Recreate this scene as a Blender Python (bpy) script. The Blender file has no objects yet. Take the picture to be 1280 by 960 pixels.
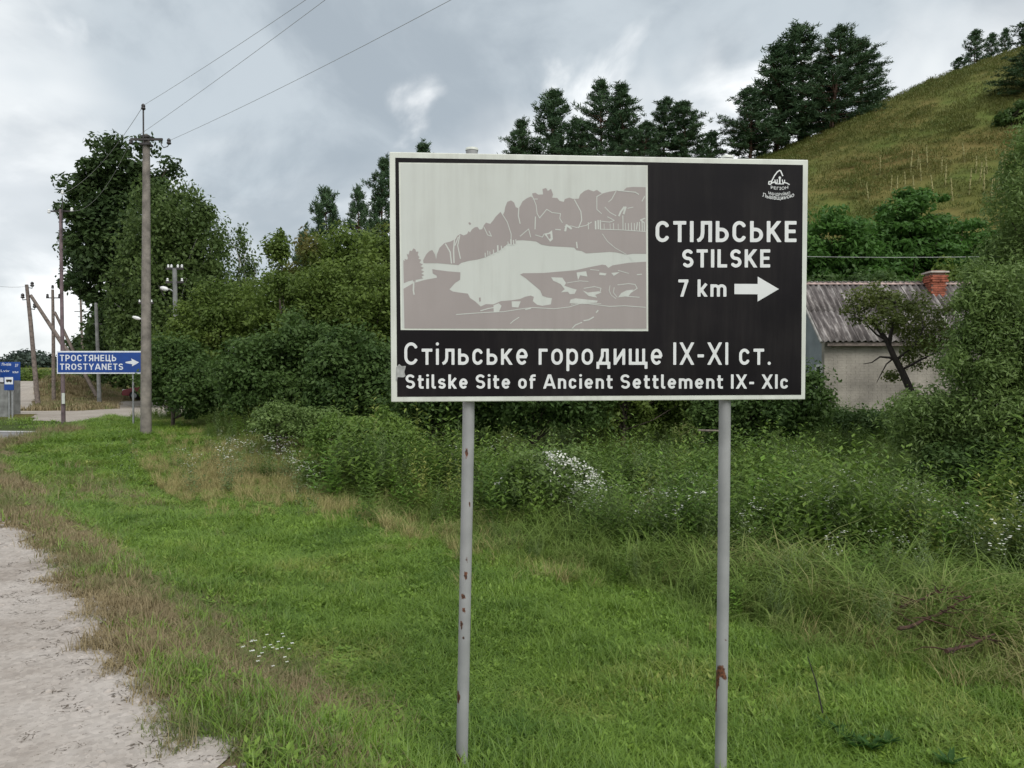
import bpy, math, random
import numpy as np
from mathutils import Vector, Matrix, noise
from mathutils.geometry import delaunay_2d_cdt

R = math.radians
rng = np.random.default_rng(7)
random.seed(7)
scene = bpy.context.scene
COL = scene.collection

# ------------------------------------------------------------------ camera
CAM_H, F, HOR = 1.6, 961.0, 470.0
cam_d = bpy.data.cameras.new("camera")
cam_d.sensor_width = 36.0
cam_d.lens = 36.0 * F / 1280.0
cam_d.clip_start = 0.05
cam_d.clip_end = 5000
cam = bpy.data.objects.new("camera", cam_d)
COL.objects.link(cam)
cam.location = (0, 0, CAM_H)
cam.rotation_euler = (R(90) - math.atan((480 - HOR) / F), 0, 0)
scene.camera = cam

# ------------------------------------------------------------------ light
SUN_EL, SUN_AZ = 48.0, 150.0          # azimuth: degrees clockwise from the view direction
world = bpy.data.worlds.new("World")
scene.world = world
world.use_nodes = True
sun_d = bpy.data.lights.new("sun", 'SUN')
sun_d.energy = 1.5
sun_d.angle = R(38)
sun_d.color = (1.0, 0.965, 0.91)
sun = bpy.data.objects.new("sun", sun_d)
COL.objects.link(sun)
sd = Vector((math.sin(R(SUN_AZ)) * math.cos(R(SUN_EL)), math.cos(R(SUN_AZ)) * math.cos(R(SUN_EL)), math.sin(R(SUN_EL))))
sun.rotation_euler = sd.to_track_quat('Z', 'Y').to_euler()
sun.location = sd * 50
scene.view_settings.view_transform = 'Standard'
scene.view_settings.look = 'None'
scene.view_settings.exposure = 0.6
scene.view_settings.gamma = 1.0
scene.cycles.max_bounces = 6
scene.cycles.transparent_max_bounces = 6
scene.cycles.use_denoising = True

def build_world():
    nt = world.node_tree
    nt.nodes.clear()
    N = nt.nodes.new
    L = nt.links.new
    out = N('ShaderNodeOutputWorld')
    bg = N('ShaderNodeBackground')
    sky = N('ShaderNodeTexSky')
    sky.sky_type = 'NISHITA'
    sky.sun_disc = False
    sky.sun_elevation = R(SUN_EL)
    sky.sun_rotation = R(SUN_AZ)
    skys = N('ShaderNodeVectorMath'); skys.operation = 'SCALE'; skys.inputs['Scale'].default_value = 0.1
    L(sky.outputs[0], skys.inputs[0])
    tc = N('ShaderNodeTexCoord')
    sep = N('ShaderNodeSeparateXYZ')
    L(tc.outputs['Generated'], sep.inputs[0])
    mz = N('ShaderNodeMath'); mz.operation = 'MAXIMUM'; mz.inputs[1].default_value = 0.0
    L(sep.outputs['Z'], mz.inputs[0])
    az = N('ShaderNodeMath'); az.operation = 'ADD'; az.inputs[1].default_value = 0.55
    L(mz.outputs[0], az.inputs[0])
    dx = N('ShaderNodeMath'); dx.operation = 'DIVIDE'
    dy = N('ShaderNodeMath'); dy.operation = 'DIVIDE'
    L(sep.outputs['X'], dx.inputs[0]); L(az.outputs[0], dx.inputs[1])
    L(sep.outputs['Y'], dy.inputs[0]); L(az.outputs[0], dy.inputs[1])
    cmb = N('ShaderNodeCombineXYZ')
    L(dx.outputs[0], cmb.inputs[0]); L(dy.outputs[0], cmb.inputs[1]); cmb.inputs[2].default_value = 3.7
    def nz(scale, detail, rough, dist, off):
        m = N('ShaderNodeVectorMath'); m.operation = 'ADD'; m.inputs[1].default_value = off
        L(cmb.outputs[0], m.inputs[0])
        n = N('ShaderNodeTexNoise'); n.inputs['Scale'].default_value = scale
        n.inputs['Detail'].default_value = detail; n.inputs['Roughness'].default_value = rough
        n.inputs['Distortion'].default_value = dist
        L(m.outputs[0], n.inputs['Vector'])
        return n.outputs[0]
    def ramp(src, stops):
        r = N('ShaderNodeValToRGB'); r.color_ramp.interpolation = 'EASE'
        e = r.color_ramp.elements
        e[0].position, e[0].color = stops[0][0], (*stops[0][1], 1)
        e[1].position, e[1].color = stops[-1][0], (*stops[-1][1], 1)
        for p, c in stops[1:-1]:
            k = e.new(p); k.color = (*c, 1)
        L(src, r.inputs[0])
        return r.outputs[0]
    big = ramp(nz(1.15, 5, 0.5, 0.35, (1.9, 0.3, 0.0)),
               [(0.36, (0.355, 0.395, 0.425)), (0.48, (0.565, 0.585, 0.595)), (0.60, (0.72, 0.73, 0.735))])
    mid = nz(3.4, 9, 0.56, 0.35, (4.2, 7.7, 1.0))
    midc = ramp(mid, [(0.37, (0.80, 0.82, 0.84)), (0.60, (1.14, 1.135, 1.125))])
    m1 = N('ShaderNodeVectorMath'); m1.operation = 'MULTIPLY'
    L(big, m1.inputs[0]); L(midc, m1.inputs[1])
    # small bright breaks between cloud bodies
    br = ramp(nz(3.6, 7, 0.5, 0.4, (8.4, 2.1, 5.0)), [(0.56, (0, 0, 0)), (0.70, (1, 1, 1))])
    mx = N('ShaderNodeMix'); mx.data_type = 'RGBA'
    L(br, mx.inputs[0]); L(m1.outputs[0], mx.inputs[6]); mx.inputs[7].default_value = (0.82, 0.83, 0.825, 1)
    mx2 = N('ShaderNodeMix'); mx2.data_type = 'RGBA'; mx2.inputs[0].default_value = 0.93
    L(skys.outputs[0], mx2.inputs[6]); L(mx.outputs[2], mx2.inputs[7])
    L(mx2.outputs[2], bg.inputs[0])
    bg.inputs[1].default_value = 1.0
    L(bg.outputs[0], out.inputs[0])
build_world()

# ------------------------------------------------------------------ helpers
def srgb(r, g, b):
    f = lambda c: (c / 255 / 12.92) if c / 255 <= 0.04045 else ((c / 255 + 0.055) / 1.055) ** 2.4
    return (f(r), f(g), f(b))

def P(px, py, d):
    """photo pixel at depth d -> world point"""
    return Vector(((px - 640) / F * d, d, CAM_H + (HOR - py) / F * d))

def sm(a, b, x):
    t = np.clip((x - a) / (b - a), 0, 1)
    return t * t * (3 - 2 * t)

def tag(o, label=None, cat=None, group=None, kind=None):
    if label: o['label'] = label
    if cat: o['category'] = cat
    if group: o['group'] = group
    if kind: o['kind'] = kind
    return o

def empty(name, loc, label, cat, group=None, rz=0.0):
    o = bpy.data.objects.new(name, None)
    o.empty_display_size = 0.2
    COL.objects.link(o)
    o.location = loc
    o.rotation_euler = (0, 0, rz)
    return tag(o, label, cat, group)

def link(name, me, parent=None, loc=None, mat=None):
    o = bpy.data.objects.new(name, me)
    COL.objects.link(o)
    if parent: o.parent = parent
    if loc is not None: o.location = loc
    if mat is not None and len(me.materials) == 0: me.materials.append(mat)
    return o

def mesh_np(name, verts, faces, mat=None, attrs=None, smooth=False):
    """verts (n,3), faces (m,k)"""
    me = bpy.data.meshes.new(name)
    verts = np.asarray(verts, dtype=np.float32); faces = np.asarray(faces, dtype=np.int32)
    m, k = faces.shape
    me.vertices.add(len(verts)); me.vertices.foreach_set('co', verts.ravel())
    me.loops.add(m * k); me.loops.foreach_set('vertex_index', faces.ravel())
    me.polygons.add(m)
    me.polygons.foreach_set('loop_start', np.arange(0, m * k, k, dtype=np.int32))
    me.polygons.foreach_set('loop_total', np.full(m, k, dtype=np.int32))
    if smooth: me.polygons.foreach_set('use_smooth', np.ones(m, dtype=bool))
    for an, av in (attrs or {}).items():
        a = me.attributes.new(an, 'FLOAT', 'POINT'); a.data.foreach_set('value', np.asarray(av, dtype=np.float32))
    me.update(calc_edges=True)
    if mat: me.materials.append(mat)
    return me

class MB:
    """collects simple pieces into one mesh"""
    def __init__(self): self.v = []; self.f = []; self.s = []
    def add(self, vs, fs, smooth=False):
        b = len(self.v)
        self.v += [tuple(v) for v in vs]; self.f += [tuple(i + b for i in f) for f in fs]; self.s += [smooth] * len(fs)
    def box(self, c, s, M=None):
        x, y, z = s[0] / 2, s[1] / 2, s[2] / 2
        vs = [Vector((i * x, j * y, k * z)) for k in (-1, 1) for j in (-1, 1) for i in (-1, 1)]
        if M is not None: vs = [M @ v for v in vs]
        c = Vector(c)
        self.add([v + c for v in vs], [(0, 2, 3, 1), (4, 5, 7, 6), (0, 1, 5, 4), (2, 6, 7, 3), (0, 4, 6, 2), (1, 3, 7, 5)])
    def tube(self, pts, rad, n=8, cap=True, ph=0.0):
        pts = [Vector(p) for p in pts]
        if not hasattr(rad, '__len__'): rad = [rad] * len(pts)
        vs = []
        ref = None
        for i, p in enumerate(pts):
            t = (pts[min(i + 1, len(pts) - 1)] - pts[max(i - 1, 0)])
            if t.length < 1e-9: t = Vector((0, 0, 1))
            t.normalize()
            if ref is None:
                ref = Vector((1, 0, 0)) if abs(t.x) < 0.8 else Vector((0, 1, 0))
            a = (ref - t * ref.dot(t)).normalized(); ref = a
            b = t.cross(a)
            for k in range(n):
                an = 2 * math.pi * k / n + ph
                vs.append(p + (a * math.cos(an) + b * math.sin(an)) * rad[i])
        fs = []
        for i in range(len(pts) - 1):
            for k in range(n):
                k2 = (k + 1) % n
                fs.append((i * n + k, i * n + k2, (i + 1) * n + k2, (i + 1) * n + k))
        self.add(vs, fs, True)
        if cap:
            m = (len(pts) - 1) * n
            self.add(vs[:n], [tuple(range(n - 1, -1, -1))]); self.add(vs[m:], [tuple(range(n))])
    def lathe(self, o, prof, n=12, axis=None):
        """prof: (r, z) list along axis from o"""
        o = Vector(o); ax = Vector(axis or (0, 0, 1)).normalized()
        q = Vector((0, 0, 1)).rotation_difference(ax)
        vs = [o + q @ Vector((r * math.cos(2 * math.pi * k / n), r * math.sin(2 * math.pi * k / n), z)) for r, z in prof for k in range(n)]
        fs = [(i * n + k, i * n + (k + 1) % n, (i + 1) * n + (k + 1) % n, (i + 1) * n + k) for i in range(len(prof) - 1) for k in range(n)]
        self.add(vs, fs, True)
    def mesh(self, name, mat=None):
        me = bpy.data.meshes.new(name)
        me.from_pydata(self.v, [], self.f)
        me.polygons.foreach_set('use_smooth', self.s)
        if mat: me.materials.append(mat)
        return me
    def build(self, name, mat, parent=None, bevel=0.0, kind=None):
        o = link(name, self.mesh(name, mat), parent)
        if bevel:
            b = o.modifiers.new('bevel', 'BEVEL'); b.width = bevel; b.segments = 2; b.limit_method = 'ANGLE'
        if kind: o['kind'] = kind
        return o

def from_world(o, parent):
    """the mesh was written in world coordinates: keep it there under its parent"""
    o.parent = parent
    bpy.context.view_layer.update()
    o.matrix_parent_inverse = parent.matrix_world.inverted()
    return o

def recentre(root, objs):
    """shift meshes written in world coordinates into the root's own frame"""
    M = Matrix.LocRotScale(root.location, root.rotation_euler, None).inverted()
    done = set()
    for o in objs:
        if o.data.name in done: continue
        done.add(o.data.name)
        o.data.transform(M); o.data.update()

# ------------------------------------------------------------------ materials
def new_mat(name):
    m = bpy.data.materials.new(name); m.use_nodes = True
    nt = m.node_tree
    b = nt.nodes['Principled BSDF']
    return m, nt, b

def mat_plain(name, col, rough=0.6, var=0.12, scale=8.0, bump=0.0, metal=0.0, spec=0.5, coords='Object', detail=6, dark=None, bscale=None):
    """base colour with grain, blotches of wear and fine relief"""
    m, nt, b = new_mat(name)
    N, L = nt.nodes.new, nt.links.new
    tc = N('ShaderNodeTexCoord')
    n = N('ShaderNodeTexNoise'); n.inputs['Scale'].default_value = scale; n.inputs['Detail'].default_value = detail
    L(tc.outputs[coords], n.inputs['Vector'])
    r = N('ShaderNodeValToRGB')
    d = dark or tuple(c * (1 - var * 2) for c in col)
    r.color_ramp.elements[0].position = 0.3; r.color_ramp.elements[0].color = (*d, 1)
    r.color_ramp.elements[1].position = 0.7; r.color_ramp.elements[1].color = (*[min(1, c * (1 + var)) for c in col], 1)
    L(n.outputs[0], r.inputs[0]); L(r.outputs[0], b.inputs['Base Color'])
    b.inputs['Roughness'].default_value = rough
    b.inputs['Metallic'].default_value = metal
    b.inputs['Specular IOR Level'].default_value = spec
    if bump:
        n2 = N('ShaderNodeTexNoise'); n2.inputs['Scale'].default_value = bscale or scale * 6; n2.inputs['Detail'].default_value = 4
        L(tc.outputs[coords], n2.inputs['Vector'])
        bp = N('ShaderNodeBump'); bp.inputs['Strength'].default_value = bump; bp.inputs['Distance'].default_value = 0.02
        L(n2.outputs[0], bp.inputs['Height']); L(bp.outputs[0], b.inputs['Normal'])
    return m

def mat_leaf(name, c_dark, c_light, c_alt=None, trans=0.42, rough=0.55, patch=0.6, alt_amount=0.25, spec=0.25):
    """foliage: per-leaf tint, species colour patches, light passing through the blade"""
    m, nt, b = new_mat(name)
    N, L = nt.nodes.new, nt.links.new
    at = N('ShaderNodeAttribute'); at.attribute_name = 'tint'
    oi = N('ShaderNodeObjectInfo')
    geo = N('ShaderNodeNewGeometry')
    n = N('ShaderNodeTexNoise'); n.inputs['Scale'].default_value = patch; n.inputs['Detail'].default_value = 3
    L(geo.outputs['Position'], n.inputs['Vector'])
    add = N('ShaderNodeMath'); add.operation = 'MULTIPLY_ADD'; add.inputs[1].default_value = 0.5
    L(at.outputs['Fac'], add.inputs[0])
    a2 = N('ShaderNodeMath'); a2.operation = 'MULTIPLY_ADD'; a2.inputs[1].default_value = 0.9; a2.inputs[2].default_value = -0.2
    L(n.outputs[0], a2.inputs[0])
    L(a2.outputs[0], add.inputs[2])
    mix = N('ShaderNodeMix'); mix.data_type = 'RGBA'
    L(add.outputs[0], mix.inputs[0])
    mix.inputs[6].default_value = (*c_dark, 1); mix.inputs[7].default_value = (*c_light, 1)
    src = mix.outputs[2]
    if c_alt:
        n3 = N('ShaderNodeTexNoise'); n3.inputs['Scale'].default_value = patch * 0.55; n3.inputs['Detail'].default_value = 4
        v = N('ShaderNodeVectorMath'); v.operation = 'ADD'; v.inputs[1].default_value = (31.0, 17.0, 5.0)
        L(geo.outputs['Position'], v.inputs[0]); L(v.outputs[0], n3.inputs['Vector'])
        s = N('ShaderNodeMath'); s.operation = 'ADD'; L(n3.outputs[0], s.inputs[0])
        sc = N('ShaderNodeMath'); sc.operation = 'MULTIPLY'; sc.inputs[1].default_value = 0.3; L(oi.outputs['Random'], sc.inputs[0]); L(sc.outputs[0], s.inputs[1])
        mr = N('ShaderNodeMapRange'); mr.inputs['From Min'].default_value = 0.85 - alt_amount; mr.inputs['From Max'].default_value = 1.05 - alt_amount
        L(s.outputs[0], mr.inputs['Value'])
        mx = N('ShaderNodeMix'); mx.data_type = 'RGBA'
        L(mr.outputs[0], mx.inputs[0]); L(src, mx.inputs[6]); mx.inputs[7].default_value = (*c_alt, 1)
        src = mx.outputs[2]
    L(src, b.inputs['Base Color'])
    b.inputs['Roughness'].default_value = rough
    b.inputs['Specular IOR Level'].default_value = spec
    t = N('ShaderNodeBsdfTranslucent'); L(src, t.inputs[0])
    ms = N('ShaderNodeMixShader'); ms.inputs[0].default_value = trans
    out = nt.nodes['Material Output']
    L(b.outputs[0], ms.inputs[1]); L(t.outputs[0], ms.inputs[2]); L(ms.outputs[0], out.inputs[0])
    return m

MAT = {}
MAT['bark'] = mat_plain('bark', (0.09, 0.07, 0.055), 0.9, 0.3, 12, 0.6)
MAT['bark_pale'] = mat_plain('pale_bark', (0.42, 0.41, 0.38), 0.8, 0.35, 9, 0.4, dark=(0.06, 0.055, 0.05))
MAT['bark_pine'] = mat_plain('pine_bark', (0.13, 0.075, 0.05), 0.9, 0.3, 6, 0.6)
MAT['concrete_pole'] = mat_plain('weathered_concrete', (0.235, 0.21, 0.185), 0.9, 0.22, 5, 0.5, bscale=60)
MAT['concrete_grey'] = mat_plain('grey_concrete', (0.22, 0.225, 0.22), 0.9, 0.2, 4, 0.4, bscale=60)
MAT['wood_pole'] = mat_plain('old_timber', (0.19, 0.155, 0.135), 0.9, 0.25, 9, 0.5)
MAT['pole_red'] = mat_plain('faded_red_brown_pole', (0.17, 0.125, 0.135), 0.85, 0.25, 4, 0.4)
MAT['steel_dark'] = mat_plain('dark_steel', (0.045, 0.04, 0.04), 0.6, 0.25, 20)
MAT['steel_grey'] = mat_plain('galvanised_steel', (0.34, 0.35, 0.36), 0.5, 0.12, 15, metal=0.3)
MAT['porcelain'] = mat_plain('white_porcelain', (0.75, 0.76, 0.75), 0.25, 0.05, 10)
MAT['insulator_dark'] = mat_plain('dark_glazed_insulator', (0.03, 0.025, 0.025), 0.3, 0.1, 10)
MAT['wire'] = mat_plain('bare_wire', (0.30, 0.30, 0.29), 0.6, 0.1, 3)
MAT['wire_pale'] = mat_plain('pale_wire', (0.5, 0.52, 0.5), 0.6, 0.1, 3)
MAT['sign_frame'] = mat_plain('off_white_sign_edge', (0.66, 0.69, 0.63), 0.45, 0.05, 6)
MAT['sign_black'] = mat_plain('sign_face_dark_brown', (0.007, 0.0055, 0.007), 0.5, 0.15, 3, spec=0.18)
MAT['sign_white'] = mat_plain('sign_lettering_white', (0.72, 0.74, 0.74), 0.5, 0.04, 5)
MAT['sign_pale'] = mat_plain('print_pale_mint', (0.56, 0.59, 0.555), 0.5, 0.03, 2)
MAT['sign_mauve'] = mat_plain('print_mauve_grey', (0.335, 0.30, 0.29), 0.5, 0.05, 2.5)
MAT['sign_back'] = mat_plain('bare_sign_back', (0.38, 0.39, 0.40), 0.5, 0.08, 3, metal=0.4)
MAT['tape'] = mat_plain('scuffed_grey_patch', (0.36, 0.37, 0.36), 0.7, 0.25, 30)
MAT['blue'] = mat_plain('road_sign_blue', (0.008, 0.055, 0.27), 0.45, 0.08, 4)
MAT['blue_white'] = mat_plain('road_sign_white', (0.72, 0.75, 0.80), 0.5, 0.05, 8)
MAT['black_print'] = mat_plain('black_print', (0.015, 0.015, 0.015), 0.5, 0.1, 8)

# ------------------------------------------------------------------ terrain
_NP = rng.random((64, 64))
def vnoise(x, y, s):
    """cheap tiling value noise, vectorised"""
    x = np.asarray(x) / s; y = np.asarray(y) / s
    xi = np.floor(x).astype(int); yi = np.floor(y).astype(int)
    fx = x - xi; fy = y - yi
    fx = fx * fx * (3 - 2 * fx); fy = fy * fy * (3 - 2 * fy)
    a = _NP[xi % 64, yi % 64]; b = _NP[(xi + 1) % 64, yi % 64]
    c = _NP[xi % 64, (yi + 1) % 64]; d = _NP[(xi + 1) % 64, (yi + 1) % 64]
    return (a * (1 - fx) + b * fx) * (1 - fy) + (c * (1 - fx) + d * fx) * fy - 0.5

HX = np.array([-200, -60, -42, -34, -26.5, -18, -12.5, 0, 10, 18.7, 28.1, 35.9, 43, 50, 62, 80, 120, 300, 900.])
HZ = np.array([0, 0, 0, 0.4, 2.0, 7.0, 11.0, 16.5, 19.2, 21.0, 24.3, 28.2, 31.2, 33.6, 38.0, 43, 49, 53, 53.])
def dist_poly(x, y, pts):
    """signed distance to an open polyline; positive on its right-hand side (walking along it)"""
    best = np.full(np.shape(x), 1e9); sgn = np.ones(np.shape(x))
    for (ax, ay), (bx, by) in zip(pts[:-1], pts[1:]):
        vx, vy = bx - ax, by - ay
        t = np.clip(((x - ax) * vx + (y - ay) * vy) / (vx * vx + vy * vy), 0, 1)
        qx, qy = ax + t * vx, ay + t * vy
        d = np.hypot(x - qx, y - qy)
        s = np.sign((x - ax) * vy - (y - ay) * vx)
        m = d < best - 1e-9
        best = np.where(m, d, best); sgn = np.where(m, s, sgn)
    return best * sgn
GRAVEL_EDGE = [(3.0, -8), (1.5, -3), (0.5, 0.5), (-0.35, 2.2), (-1.14, 3.14), (-1.72, 3.75), (-2.55, 4.8), (-4.22, 6.99), (-6.0, 9.04), (-9.5, 13.2), (-12.5, 17.2), (-12.3, 19.0), (-13.3, 22.2)]
LAWN_EDGE = [(14, -8), (9, 1.5), (6, 3.7), (3.3, 4.7), (2.2, 5.4), (1.5, 6.3), (0.95, 7.2), (-0.3, 8.5), (-1.7, 10.2), (-4.2, 13.7), (-7.0, 18.0), (-10.4, 24.0), (-13, 27)]
def g(x, y):
    x = np.asarray(x, dtype=float); y = np.asarray(y, dtype=float)
    d = dist_poly(x, y, GRAVEL_EDGE)
    near = 1 - sm(14, 24, np.hypot(x, y))
    z = -(0.36 * sm(0.05, 1.15, d) + 0.12 * sm(0.9, 2.8, d)) * (0.2 + 0.8 * near) * (1 - sm(16, 22, y))
    l = dist_poly(x, y, LAWN_EDGE)
    z = z - 0.12 * sm(0.0, 3.0, l) * near
    z = z + 0.03 * vnoise(x, y, 1.3) * sm(0.0, 0.6, d) + 0.012 * vnoise(x + 9, y, 0.4) * sm(0.0, 0.6, d)
    # hill on the right
    H = np.interp(x, HX, HZ)
    ys = 27 + 29 * (1 - sm(-19, -4, x))
    uu = np.clip((y - ys) / (76 - ys), 0, 1)
    up = uu * uu * (3 - 2 * uu) * 0.55 + uu * 0.45
    z = z + H * up * (1 - 0.25 * sm(90, 260, y)) + 0.5 * vnoise(x, y, 6.0) * sm(30, 45, y) * np.clip(H / 10, 0, 1) + 0.25 * vnoise(x, y + 40, 2.0) * sm(30, 45, y) * np.clip(H / 10, 0, 1)
    # left background: gently rising ground, a brown bank, a far wooded ridge
    lf = 1 - sm(-34, -22, x)
    z = z + lf * 0.9 * sm(45, 92, y)
    z = z + 1.5 * np.exp(-((x + 29.2) / 2.3) ** 2 - ((y - 50) / 2.6) ** 2) + 0.8 * np.exp(-((x + 29.5) / 1.6) ** 2 - ((y - 55) / 3.0) ** 2)
    z = z + 4.0 * sm(170, 300, y) * np.exp(-((x + 190) / 110.0) ** 2)
    return z
def gz(x, y): return float(g(x, y))

def axis(segs):
    out = [segs[0][0]]
    for a, b, st in segs:
        n = max(1, int(round((b - a) / st)))
        out += list(np.linspace(a, b, n + 1)[1:])
    return np.array(out)
def ground_material():
    m, nt, b = new_mat('ground_earth_and_grass')
    N, L = nt.nodes.new, nt.links.new
    geo = N('ShaderNodeNewGeometry')
    def nz(s, d=5, off=(0, 0, 0)):
        v = N('ShaderNodeVectorMath'); v.operation = 'ADD'; v.inputs[1].default_value = off
        L(geo.outputs['Position'], v.inputs[0])
        n = N('ShaderNodeTexNoise'); n.inputs['Scale'].default_value = s; n.inputs['Detail'].default_value = d; n.inputs['Roughness'].default_value = 0.6
        L(v.outputs[0], n.inputs['Vector']); return n.outputs[0]
    def mix(f, a, c):
        x = N('ShaderNodeMix'); x.data_type = 'RGBA'
        if isinstance(f, float): x.inputs[0].default_value = f
        else: L(f, x.inputs[0])
        for s, v in ((6, a), (7, c)):
            if isinstance(v, tuple): x.inputs[s].default_value = (*v, 1)
            else: L(v, x.inputs[s])
        return x.outputs[2]
    def rng_(src, lo, hi):
        r = N('ShaderNodeMapRange'); r.inputs['From Min'].default_value = lo; r.inputs['From Max'].default_value = hi
        L(src, r.inputs['Value']); return r.outputs[0]
    def att(n):
        a = N('ShaderNodeAttribute'); a.attribute_name = n; return a.outputs['Fac']
    lawn = mix(rng_(nz(1.6), 0.35, 0.65), (0.035, 0.075, 0.012), (0.08, 0.14, 0.025))
    lawn = mix(rng_(nz(14, 4), 0.4, 0.6), lawn, (0.05, 0.045, 0.022))
    hill = mix(rng_(nz(0.16, 6), 0.36, 0.64), (0.105, 0.135, 0.034), (0.150, 0.132, 0.044))
    hill = mix(rng_(nz(0.9, 6, (7, 3, 1)), 0.52, 0.66), hill, (0.09, 0.11, 0.03))
    hill = mix(rng_(nz(0.07, 4, (3, 8, 1)), 0.45, 0.6), hill, (0.165, 0.13, 0.048))
    dry = mix(rng_(nz(6), 0.35, 0.65), (0.14, 0.10, 0.055), (0.24, 0.19, 0.115))
    c = mix(att('hill'), lawn, hill)
    c = mix(att('dry'), c, dry)
    L(c, b.inputs['Base Color'])
    b.inputs['Roughness'].default_value = 0.95; b.inputs['Specular IOR Level'].default_value = 0.1
    bp = N('ShaderNodeBump'); bp.inputs['Strength'].default_value = 0.8; bp.inputs['Distance'].default_value = 0.06
    L(nz(9, 6), bp.inputs['Height']); L(bp.outputs[0], b.inputs['Normal'])
    return m
MAT['ground'] = ground_material()
def build_ground():
    xs = axis([(-1500, -300, 150), (-300, -80, 12), (-80, -34, 1.6), (-34, -14, 0.7), (-14, 14, 0.25), (14, 30, 0.7), (30, 90, 1.2), (90, 300, 12), (300, 1500, 150)])
    ys = axis([(-400, -20, 60), (-20, -2, 2), (-2, 16, 0.25), (16, 34, 0.6), (34, 95, 1.0), (95, 320, 9), (320, 2500, 150)])
    X, Y = np.meshgrid(xs, ys)
    Z = g(X, Y)
    V = np.stack([X.ravel(), Y.ravel(), Z.ravel()], 1)
    nx, ny = len(xs), len(ys)
    i = np.arange(nx - 1)[None, :] + np.arange(ny - 1)[:, None] * nx
    Fc = np.stack([i, i + 1, i + nx + 1, i + nx], -1).reshape(-1, 4)
    H = np.interp(X, HX, HZ)
    hill = (sm(27, 33, Y) * np.clip(H / 4, 0, 1)).ravel()
    hill = np.maximum(hill, (sm(38, 44, Y) * (1 - sm(-34, -20, X))).ravel())
    d = dist_poly(X, Y, GRAVEL_EDGE)
    w = 0.50 + 0.45 * np.exp(-((Y - 6.0) / 2.0) ** 2) + 0.7 * vnoise(X, Y, 1.1)
    dry = ((1 - sm(w - 0.25, w + 0.6, d)) * (Y < 18)).ravel()
    dry = np.maximum(dry, (np.exp(-((X + 29.5) / 5.0) ** 2 - ((Y - 50) / 5.0) ** 2) * 0.9).ravel())
    me = mesh_np('ground', V, Fc, MAT['ground'], {'hill': hill, 'dry': dry}, smooth=True)
    o = link('ground', me)
    tag(o, kind='structure')
build_ground()

def inside(x, y, poly):
    x = np.asarray(x); y = np.asarray(y); r = np.zeros(x.shape, bool)
    n = len(poly)
    for i in range(n):
        x1, y1 = poly[i]; x2, y2 = poly[(i + 1) % n]
        if y1 == y2: continue
        c = ((y1 > y) != (y2 > y)) & (x < (x2 - x1) * (y - y1) / (y2 - y1) + x1)
        r ^= c
    return r

def sheet(name, poly, mat, lift, step, jag=0.0, cell=None, thick=0.0):
    """a surface laid over the ground inside a polygon with a ragged edge"""
    pts = []
    n = len(poly)
    for i in range(n):
        a, b = Vector(poly[i]), Vector(poly[(i + 1) % n])
        L_ = (b - a).length; k = max(1, int(L_ / step))
        nr = Vector((-(b - a).y, (b - a).x)).normalized()
        for j in range(k):
            p = a + (b - a) * j / k
            o = (vnoise(p.x * 1.0, p.y, 0.5) * 0.9 + vnoise(p.x, p.y, 0.13) * 0.8) * jag
            pts.append(p + nr * float(o))
    m = len(pts)
    bx = [p.x for p in pts]; by = [p.y for p in pts]
    cell = cell or step * 2
    gx, gy = np.meshgrid(np.arange(min(bx) + cell / 2, max(bx), cell), np.arange(min(by) + cell / 2, max(by), cell))
    gx = gx.ravel(); gy = gy.ravel()
    k = inside(gx, gy, [(p.x, p.y) for p in pts])
    allp = pts + [Vector((a, b)) for a, b in zip(gx[k], gy[k])]
    vs, es, fs, *_ = delaunay_2d_cdt(allp, [(i, (i + 1) % m) for i in range(m)], [], 1, 1e-5)
    V = np.array([(v.x, v.y) for v in vs])
    Z = g(V[:, 0], V[:, 1]) + lift
    me = mesh_np(name, np.column_stack([V, Z]), np.array([f for f in fs if len(f) == 3]), mat, smooth=True)
    o = link(name, me)
    return tag(o, kind='structure')

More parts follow.
